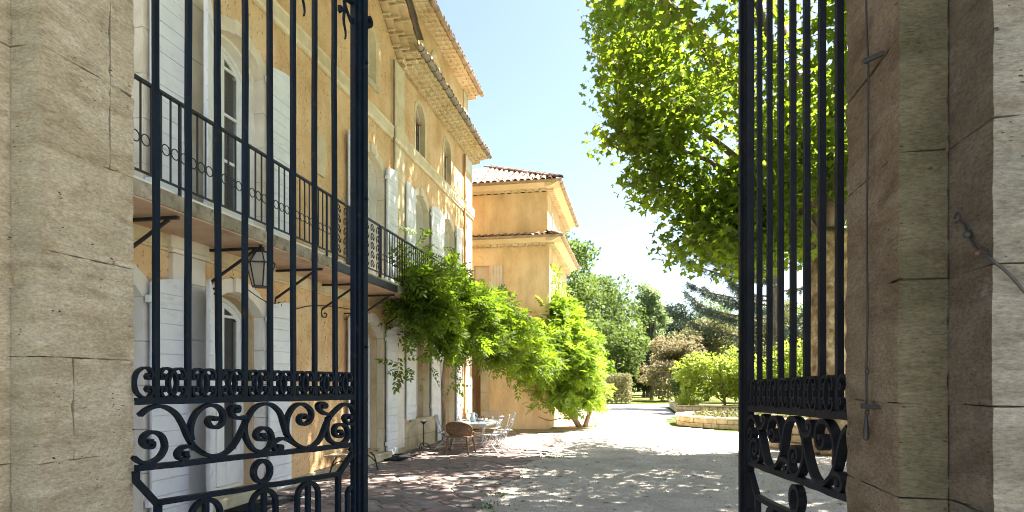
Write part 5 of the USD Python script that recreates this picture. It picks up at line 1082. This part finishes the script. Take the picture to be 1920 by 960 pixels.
# ---- raised beds of field stone
def curved_bed(label, c, rad, a0, a1, h, courses, seed, soil=True, loose=''):
    r = rng(seed); t = thing('raised_bed', label, 'raised bed', (c[0], c[1], 0)); n0 = max(6, int(abs(a1 - a0) * rad / .30))
    for k in range(courses):
        z0, z1 = h * k / courses, h * (k + 1) / courses; cuts = np.sort(np.r_[a0, a1, np.linspace(a0, a1, n0)[1:-1] + r.uniform(-.3, .3, n0 - 2) * (a1 - a0) / n0 + .5 * (k % 2) * (a1 - a0) / n0]); cuts = np.clip(cuts, min(a0, a1), max(a0, a1))
        for p, q2 in zip(cuts[:-1], cuts[1:]):
            if abs(q2 - p) * rad < .06: continue
            g2 = .007 / rad; V = []
            hh = z1 - .006 - r.uniform(0, .012)
            ro = rad + r.uniform(-.012, .016); aa = np.linspace(p + g2, q2 - g2, 4); rin = rad - .26
            for z in (z0 + .004, hh):
                for R_ in (rin, ro): V += [(c[0] + R_ * math.cos(x), c[1] + R_ * math.sin(x), z + r.normal(0, .004)) for x in aa]
            i = np.arange(3); F = np.vstack([np.stack([i + 4, i + 5, i + 13, i + 12], 1), np.stack([i + 12, i + 13, i + 9, i + 8], 1), np.stack([i + 1, i, i + 8, i + 9], 1), np.stack([i, i + 1, i + 5, i + 4], 1), [[0, 4, 12, 8], [7, 3, 11, 15]]])
            put(t, 'stone', (np.array(V), F), 'field_stone')
    m = n0 // 2 + 1; cuts = np.linspace(a0, a1, m)
    for p, q2 in zip(cuts[:-1], cuts[1:]):
        aa = np.linspace(p + .006 / rad, q2 - .006 / rad, 5); V = [(c[0] + R_ * math.cos(x), c[1] + R_ * math.sin(x), z + r.normal(0, .003)) for z in (h, h + .055) for R_ in (rad - .30, rad + .03) for x in aa]; i = np.arange(4)
        F = np.vstack([np.stack([i + 5, i + 6, i + 16, i + 15], 1), np.stack([i + 15, i + 16, i + 11, i + 10], 1), np.stack([i + 1, i, i + 10, i + 11], 1), [[0, 5, 15, 10], [9, 4, 14, 19]]]); put(t, 'coping', (np.array(V), F), 'coping_stone')
    if soil:
        aa = np.linspace(0, 2 * np.pi, 33)[:-1]; put(t, 'soil', (np.vstack([[[c[0], c[1], h * .9]], np.c_[c[0] + (rad - .27) * np.cos(aa), c[1] + (rad - .27) * np.sin(aa), np.full(32, h * .82)]]), np.stack([np.zeros(32, int), 1 + np.arange(32), 1 + (np.arange(32) + 1) % 32], 1)), 'earth')
    return t
curved_bed('low round raised bed of honey stones beside the drive', (4.05, 22.9), 2.62, 0, 2 * np.pi, .30, 2, 5)
r = rng(6); q = r.normal(0, 1, (2600, 2)) * .95 + [4.0, 22.9]; q = q[np.hypot(q[:, 0] - 4.05, q[:, 1] - 22.9) < 2.2]; kk = meshkit.noise(np.c_[q * 2.2, 0 * q[:, 0]], 3)
t = thing('ground_cover', 'low green and dry plants filling the round raised bed', 'plants', (4.05, 22.9, .25), kind='stuff')
put(t, 'leaves', leaves(np.c_[q, .27 + .16 * kk * r.uniform(.2, 1, len(q))], .14, SIMP, r, .2, None, -.6), 'olive_leaf', kind='stuff')
def straight_wall(name, label, P0, P1, h, th, courses, seed, mat='field_stone', sl=.36):
    r = rng(seed); P0, P1 = np.array([*P0, 0.]), np.array([*P1, 0.]); L = np.linalg.norm(P1 - P0); a = math.atan2(P1[1] - P0[1], P1[0] - P0[0]); t = thing(name, label, 'wall', (P0 + P1) / 2)
    for k in range(courses):
        x = -.5 * sl * (k % 2)
        while x < L:
            w = sl * r.uniform(.6, 1.35); x0, x1 = max(0, x) + .005, min(L, x + w) - .005; x += w
            if x1 - x0 < .04: continue
            d = r.uniform(-.012, .014); v, f = box(x0, x1, -d, th + d, h * k / courses + .004, h * (k + 1) / courses - .005 - r.uniform(0, .01), .018); put(t, 'stone', (rot_z(v, a) + P0, f), mat)
    x = 0.0
    while x < L - .02:
        w = min(r.uniform(.55, .85), L - x); v, f = box(x + .004, x + w - .004, -.04, th + .05, h, h + .06, .014); put(t, 'coping', (rot_z(v, a) + P0, f), 'coping_stone'); x += w
    return t
straight_wall('garden_wall', 'low reddish stone retaining wall behind the round raised bed', (1.95, 30.2), (10.5, 28.4), .34, .3, 2, 9)
straight_wall('garden_wall', 'short return of the low retaining wall beside the far drive', (1.95, 37.5), (1.95, 30.55), .34, .3, 2, 10)
straight_wall('garden_wall', 'coped rubble wall at the foot of the big plane tree', (2.95, 15.1), (6.6, 11.1), .52, .35, 3, 11, sl=.42)
t = thing('grass_tuft', 'upright yellow green grasses on the corner of the retaining wall', 'plant', (2.35, 30.6, .3)); r = rng(14)
q = np.c_[r.normal(2.4, .22, 420), r.normal(30.6, .15, 420), np.full(420, .36)]
put(t, 'blades', leaves(q, .55, (np.array([[-.016, 0, 0], [.016, 0, 0], [.008, .6, 0], [0, 1, -.05]]), np.array([[0, 1, 2], [0, 2, 3]])), r, 0, np.tile([[0, 0, 2.2]], (420, 1)), 0), 'lime_leaf', kind='stuff')
# grass along the lawn edge and weeds on the gravel
r = rng(15); q = scatter(9000, Polygon([(-6, 42.9), (6, 42.4), (9, 56), (-6, 60)]), 16); put_q = np.c_[q, np.full(len(q), .0)]
blade = (np.array([[-.03, 0, 0], [.03, 0, 0], [.015, .6, 0], [0, 1, -.1]]), np.array([[0, 1, 2], [0, 2, 3]]))
struct('grass', leaves(put_q, .11, blade, r, 0, np.tile([[0, 0, 1.8]], (len(q), 1)), 0), 'grass_blade', kind='stuff', label='dry green grass of the lawn behind the drive')
w = []
for (x, y, s, n) in [(-1.66, 12.3, .10, 60), (-1.80, 9.6, .07, 40), (-1.78, 7.4, .16, 110), (-1.74, 8.1, .10, 50), (.35, 7.15, .06, 26), (-1.5, 12.6, .08, 30), (-1.85, 10.6, .06, 30), (-1.6, 6.7, .1, 60)]:
    w.append(np.c_[r.normal(x, s, n), r.normal(y, s, n), np.full(n, .0)])
w = np.vstack(w); struct('weeds', leaves(w, .032, DIAM, r, .1, np.tile([[0, 0, .8]], (len(w), 1)), 0), 'oak_leaf', kind='stuff', label='small green weeds along the paving edge')
q = scatter(420, Polygon([(-4.5, 5.2), (3, 5.2), (4.5, 19), (-2.5, 19), (-4.5, 16)]), 18, lambda q: .25 + .75 * np.exp(-((q[:, 0] + 1.7) / .5) ** 2)); z = np.where(q[:, 0] < -1.85, .032, .012)
struct('fallen_leaves', leaves(np.c_[q, z], .055, PALM, rng(19), 1.6), 'dry_leaf', kind='stuff', label='dry brown plane leaves lying on gravel and paving')
# ---------------------------------------------------------------- furniture and small things (real sizes / K)
def m_(x): return x / K
# lantern under the balcony
t = thing('wall_lantern', 'black hexagonal lantern with pale panes hanging under the balcony', 'lantern', (-4.06, 6.30, 2.54)); o = np.array([-4.06, 6.30, 0])
n = 6; ang = np.arange(n) * 2 * np.pi / n + .3; ring = lambda r, z: o + np.c_[r * np.cos(ang), r * np.sin(ang), np.full(n, z)]
b0, b1, b2 = ring(.085, 2.545), ring(.150, 2.80), ring(.062, 2.925)
fr = [bar(b0[i], b0[(i + 1) % n], .014) for i in range(n)] + [bar(b1[i], b1[(i + 1) % n], .020, .016) for i in range(n)] + [bar(b2[i], b2[(i + 1) % n], .012) for i in range(n)] + [bar(b0[i], b1[i], .012) for i in range(n)] + [bar(b1[i], b2[i], .011) for i in range(n)]
fr.append((np.vstack([ring(.09, 2.540), [o + [0, 0, 2.540]]]), np.array([[6, (i + 1) % n, i] for i in range(n)])))
put(t, 'frame', fr, 'iron_black')
for i in range(n):
    j = (i + 1) % n; put(t, 'pane', (np.array([b0[i], b0[j], b1[j], b1[i]]), np.array([[0, 1, 2], [0, 2, 3]])), 'frosted'); put(t, 'pane', (np.array([b1[i], b1[j], b2[j], b2[i]]), np.array([[0, 1, 2], [0, 2, 3]])), 'frosted')
put(t, 'cap', lathe([(.066, 2.922), (.07, 2.935), (.045, 2.95), (.03, 2.975), (.018, 2.985), (.016, 3.0), (.001, 3.005)], 12, o), 'iron_black', True)
a = np.linspace(0, 2 * np.pi, 12); put(t, 'hanger', [tube(o + np.c_[.018 * np.cos(a), 0 * a, 3.012 + .016 * np.sin(a)], .005, 5, False)], 'iron_black', True)
# cable along the wall
t = thing('wall_cable', 'thin slack cable looped along the ochre wall below the cornice', 'cable', (F0, 8, 2.5)); put(t, 'cable', tube(spline([(F0 + .02, 6.75, 2.74), (F0 + .025, 7.4, 2.55), (F0 + .025, 8.0, 2.50), (F0 + .025, 8.6, 2.62), (F0 + .02, 9.4, 2.70), (F0 + .02, 10.6, 2.74)], 8), .007, 5), 'wire', True)
# bell
t = thing('wall_bell', 'small dark bronze bell on an iron arm beside the arched door', 'bell', (-4.55, 9.75, 2.4)); o = (-4.52, 9.75, 0)
put(t, 'bell', lathe([(.001, 2.60), (.025, 2.598), (.038, 2.58), (.045, 2.53), (.056, 2.48), (.08, 2.45), (.078, 2.445), (.05, 2.475), (.035, 2.55), (.001, 2.58)], 16, o), 'bronze', True)
put(t, 'arm', [bar((F0, 9.75, 2.63), (-4.50, 9.75, 2.63), .018), bar((-4.52, 9.75, 2.63), (-4.52, 9.75, 2.59), .012), bar((F0 + .01, 9.75, 2.52), (-4.62, 9.75, 2.63), .012)], 'iron_black'); put(t, 'clapper', tube([(-4.52, 9.75, 2.58), (-4.52, 9.75, 2.44)], [.006, .014], 6), 'iron_black')
# table
tx, ty, TH = -3.45, 13.45, m_(.74)
t = thing('garden_table', 'pale grey metal garden table laid under the wisteria', 'table', (tx, ty, 0)); W2, L2 = .40, .72
top = Polygon([(-W2, -L2), (W2, -L2), (W2, L2), (-W2, L2)]).buffer(.05); v, f = extrZ(top, TH - .022, TH); put(t, 'tabletop', (np.asarray(v) + [tx, ty, 0], f), 'ceramic'); v, f = extrZ(top.buffer(-.03).difference(top.buffer(-.06)), TH - .06, TH - .024); put(t, 'apron', (np.asarray(v) + [tx, ty, 0], f), 'white_metal')
for a_ in (-1, 1):
    for b_ in (-1, 1):
        put(t, 'leg', tube(spline([(tx + a_ * W2 * .9, ty + b_ * L2 * .9, TH - .03), (tx + a_ * W2 * .75, ty + b_ * L2 * .82, TH * .5), (tx + a_ * W2 * .95, ty + b_ * L2 * .92, .03)], 5), .013, 7), 'white_metal', True)
put(t, 'stretcher', [tube([(tx - W2 * .75, ty - L2 * .82, TH * .5), (tx + W2 * .75, ty + L2 * .82, TH * .5)], .009, 6), tube([(tx + W2 * .75, ty - L2 * .82, TH * .5), (tx - W2 * .75, ty + L2 * .82, TH * .5)], .009, 6)], 'white_metal', True)
def at(x, y): return (tx + x, ty + y, TH)
o = at(-.02, -.12); t = thing('pitcher', 'blue grey ceramic pitcher on the garden table', 'pitcher', o)
put(t, 'body', lathe([(.001, .002), (.048, .002), (.062, .03), (.066, .07), (.055, .12), (.042, .155), (.045, .185), (.052, .20), (.047, .197), (.038, .16), (.05, .11), (.001, .02)], 20, o), 'ceramic', True)
put(t, 'handle', tube(spline(np.array([(.044, 0, .17), (.085, 0, .165), (.095, 0, .12), (.075, 0, .07), (.062, 0, .06)]) + o, 5), .008, 7), 'ceramic', True); put(t, 'spout', tube(np.array([(-.04, 0, .17), (-.065, 0, .205)]) + o, [.018, .010], 8), 'ceramic', True)
o = at(.10, .18); t = thing('fruit_bowl', 'bowl of dark grapes in the middle of the table', 'bowl', o); put(t, 'bowl', lathe([(.001, .002), (.05, .002), (.10, .03), (.14, .055), (.136, .06), (.09, .035), (.001, .015)], 22, o), 'plate_white', True)
r = rng(3); ico = trimesh.creation.icosphere(1, .016)
for i in range(34): put(t, 'grape', (ico.vertices + np.array(o) + [*r.normal(0, .05, 2), .04 + abs(r.normal(0, .026))], ico.faces), 'fruit_dark', True)
o = at(.05, .48); t = thing('bread_board', 'small board with bread towards the far end of the table', 'bread', o); put(t, 'board', box(o[0] - .13, o[0] + .13, o[1] - .09, o[1] + .09, o[2] + .001, o[2] + .016, .004), 'old_wood')
s = trimesh.creation.icosphere(2, 1.0); v = s.vertices * [.095, .045, .038] + np.array(o) + [0, 0, .05]; put(t, 'loaf', (v + .006 * (meshkit.noise(v * 40, 2)[:, None] - .5), s.faces), 'bread', True)
glp = [(.001, .003), (.024, .003), (.027, .01), (.031, .095), (.029, .095), (.025, .012), (.001, .008)]
for i, (x, y, lab) in enumerate([(-.26, -.42, 'clear tumbler at the near left corner of the table'), (-.10, -.34, 'clear tumbler between the pitcher and the wicker chair'), (.28, -.30, 'clear tumbler at the right edge of the table'), (.30, .42, 'clear tumbler at the far right corner of the table')]):
    o = at(x, y); t = thing('drinking_glass', lab, 'glass', o, 'glasses on the garden table'); put(t, 'tumbler', lathe(glp, 14, o), 'clear_glass', True)
pp = [(.001, .002), (.06, .002), (.095, .014), (.094, .018), (.06, .007), (.001, .006)]
for i, (x, y, lab) in enumerate([(-.24, -.58, 'white plate before the wicker chair'), (.28, -.52, 'white plate on the right near corner of the table'), (-.28, .30, 'white plate on the wall side of the table'), (.27, .10, 'white plate on the right side of the table')]):
    o = at(x, y); single('plate', lathe(pp, 22, o), 'plate_white', lab, 'plate', True, 'plates on the garden table')
# wicker armchair (seen from behind)
def wicker(loc, rz):
    t = thing('wicker_armchair', 'brown wicker armchair with its back to the gate at the table end', 'armchair', loc); sc = 1 / K
    def pt(nm, ms, mat='wicker', sm=True):
        v, f = cat(ms) if isinstance(ms, list) else ms; v = rot_z(np.asarray(v) * sc, rz) + np.array(loc); return put(t, nm, (v, f), mat, sm)
    seat = Polygon([(-.24, -.22), (.24, -.22), (.27, .24), (-.27, .24)]).buffer(.03); pt('seat', extrZ(seat, .40, .44), sm=False)
    # back shell: a curved woven band rising from arms to back
    A = np.linspace(-.15, math.pi + .15, 25); hz = .54 + .25 * np.clip(np.sin(A), 0, 1) ** .45; rx, ry = .31, .30
    out = np.stack([rx * np.cos(A) * 1.02, -.02 - ry * np.sin(A) * 1.0, hz], 1); low_ = np.stack([.235 * np.cos(A), -.01 - .215 * np.sin(A), np.full(25, .45)], 1); N = 9
    V = np.vstack([low_ + (out - low_) * k / N + np.stack([.022 * np.sin(k / N * math.pi) * np.cos(A), -.022 * np.sin(k / N * math.pi) * np.sin(A), 0 * A], 1) for k in range(N + 1)]); i, j = np.meshgrid(np.arange(N), np.arange(24), indexing='ij')
    pt('backrest', (V, np.stack([i * 25 + j, i * 25 + j + 1, (i + 1) * 25 + j + 1, (i + 1) * 25 + j], -1).reshape(-1, 4)))
    for k in range(1, N, 1): pt('weave', tube(V[k * 25:(k + 1) * 25], .0065, 5))
    for q in range(1, 24, 2): pt('stake', tube(V[q::25], .0075, 5))
    pt('top_rail', tube(spline(out, 3), .022, 8)); pt('seat_rail', tube(spline(np.vstack([low_, [[-.25, .24, .42], [.25, .24, .42], low_[0]]]), 3), .018, 7))
    for x, y in ((-.23, -.20), (.23, -.20), (-.26, .22), (.26, .22)):
        pt('leg', tube([(x, y, .44), (x * 1.28, y * 1.35, .0)], [.026, .020], 8))
    for p, q in (((-.23, -.2), (.23, -.2)), ((-.26, .22), (.26, .22)), ((-.24, -.2), (-.27, .22)), ((.24, -.2), (.27, .22))): pt('stretcher', tube([(p[0] * 1.1, p[1] * 1.12, .2), (q[0] * 1.1, q[1] * 1.12, .2)], .009, 6))
    for x in (-.30, .30): pt('arm', tube(spline([(x * 1.02, -.03, .52), (x * 1.03, .12, .53), (x, .22, .50), (x * .92, .24, .42)], 5), .020, 7))
    return t
wicker((-3.52, 12.45, .02), 0)
# white folding garden chairs: scrolled metal
def bistro(loc, rz, label):
    t = thing('folding_chair', label, 'chair', loc, 'white folding chairs around the garden table'); sc = 1 / K
    def pt(nm, ms, mat='white_metal', sm=True):
        v, f = cat(ms) if isinstance(ms, list) else ms; return put(t, nm, (rot_z(np.asarray(v) * sc, math.radians(rz)) + np.array(loc), f), mat, sm)
    for x in (-.19, .19):
        pt('leg', tube([(x, .20, 0), (x, -.06, .44), (x, -.16, .62), (x, -.24, .90)], .0105, 7)); pt('leg', tube([(x * .88, -.24, 0), (x * .88, .0, .28), (x * .88, .17, .45)], .0105, 7))
    for i in range(6): pt('slat', box(-.20, .20, -.16 + .062 * i, -.115 + .062 * i, .445, .458, .004), sm=False)
    pt('seat_rail', [tube([(x, -.17, .44), (x, .20, .44)], .008, 6) for x in (-.18, .18)])
    for y, z in ((-.24, .90), (-.165, .63)): pt('back_rail', tube([(-.19, y, z), (0, y - .012, z + .012), (.19, y, z)], .0095, 7))
    for x in (-.10, 0, .10):
        pt('scroll', tube(spline([(x - .03, -.17, .64), (x - .035, -.19, .72), (x + .02, -.20, .76), (x + .035, -.215, .81), (x, -.225, .84), (x - .02, -.225, .80)], 5), .006, 5)); pt('back_bar', tube([(x, -.165, .63), (x, -.238, .90)], .006, 5))
    pt('stretcher', [tube([(-.19, .19, .03), (.19, .19, .03)], .007, 6), tube([(-.167, -.22, .04), (.167, -.22, .04)], .007, 6), tube([(-.18, .06, .24), (.18, .06, .24)], .007, 6)])
    return t
c0 = bistro((0, 0, 0), 0, 'x')
CH = [((-2.86, 13.35, .02), 100, 'white folding chair on the drive side, its back leaning right'), ((-2.90, 12.75, .02), 78, 'white folding chair on the drive side next to the wicker armchair'),
      ((-4.05, 13.15, .02), -84, 'white folding chair between the table and the house wall'), ((-3.35, 14.52, .02), 176, 'white folding chair at the far end of the table'), ((-2.9, 14.1, .02), 112, 'white folding chair on the drive side at the far end of the table')]
src = c0
pr_ = stage.GetPrimAtPath(src); pr_.GetAttribute('xformOp:translate').Set(Gf.Vec3d(*(np.array(CH[0][0]) * K))); xf = UsdGeom.Xformable(pr_); xf.AddRotateZOp().Set(CH[0][1]); tag(pr_, CH[0][2])
for loc, rz, lab in CH[1:]:
    p = numbered('/World', 'folding_chair'); x = UsdGeom.Xform.Define(stage, p); x.GetPrim().GetReferences().AddInternalReference(src)
    x.GetPrim().CreateAttribute('xformOp:translate', Sdf.ValueTypeNames.Double3).Set(Gf.Vec3d(*(np.array(loc) * K))); x.GetPrim().CreateAttribute('xformOp:rotateZ', Sdf.ValueTypeNames.Float).Set(float(rz))
    tag(x.GetPrim(), lab, 'chair', 'white folding chairs around the garden table'); x.GetPrim().SetInstanceable(True)
# bench by the arched door
t = thing('garden_bench', 'slatted wooden bench on curved iron legs before the arched door', 'bench', (-4.42, 9.4, 0)); SZ = m_(.45)
for i in range(4): put(t, 'slat', box(-4.62 + .105 * i, -4.62 + .105 * i + .092, 8.80, 9.98, SZ - .022, SZ, .005), 'bench_wood')
for y in (8.98, 9.86):
    put(t, 'leg', [bar((-4.64, y, SZ - .03), (-4.20, y, SZ - .03), .022, .014), tube(spline([(-4.50, y, SZ - .04), (-4.56, y, SZ * .62), (-4.63, y, .02)], 6), .012, 6)], 'iron_black', 30)
    put(t, 'leg', tube(spline([(-4.36, y, SZ - .04), (-4.26, y, SZ * .66), (-4.20, y, .02)], 6), .012, 6), 'iron_black', True)
    put(t, 'arch', tube(spline([(-4.60, y, .16), (-4.52, y, SZ * .62), (-4.42, y, SZ * .74), (-4.32, y, SZ * .62), (-4.24, y, .16)], 6), .009, 6), 'iron_black', True)
put(t, 'stretcher', tube([(-4.42, 8.98, SZ * .72), (-4.42, 9.86, SZ * .72)], .009, 6), 'iron_black', True)
# wrought iron candle stand
o = (-4.50, 13.05, 0); t = thing('candle_stand', 'black iron candle stand on three feet against the house wall', 'candle stand', o)
put(t, 'stem', tube([(o[0], o[1], .10), (o[0], o[1], .60)], .010, 7), 'iron_black', True)
for k in range(3): a = 2.1 * k + .5; d = np.array([math.cos(a), math.sin(a), 0]); put(t, 'foot', tube(spline([np.array(o) + [0, 0, .16], np.array(o) + d * .07 + [0, 0, .15], np.array(o) + d * .13 + [0, 0, .08], np.array(o) + d * .15 + [0, 0, .02]], 5), .009, 6), 'iron_black', True)
put(t, 'cup', lathe([(.001, .57), (.03, .58), (.055, .61), (.075, .63), (.072, .632), (.04, .605), (.001, .60)], 14, o), 'iron_black', True); put(t, 'candle', lathe([(.045, .615), (.045, .685), (.038, .69), (.001, .688)], 14, o), 'candle', True)
# doormats
single('doormat', box(-4.72, -4.25, 11.05, 12.0, .030, .045, .006), 'mat_black', 'black doormat by the second arched door with the bench', 'doormat'); single('doormat', box(-4.55, -4.15, 6.35, 7.35, .030, .045, .006), 'mat_black', 'black doormat before the nearest french door', 'doormat')
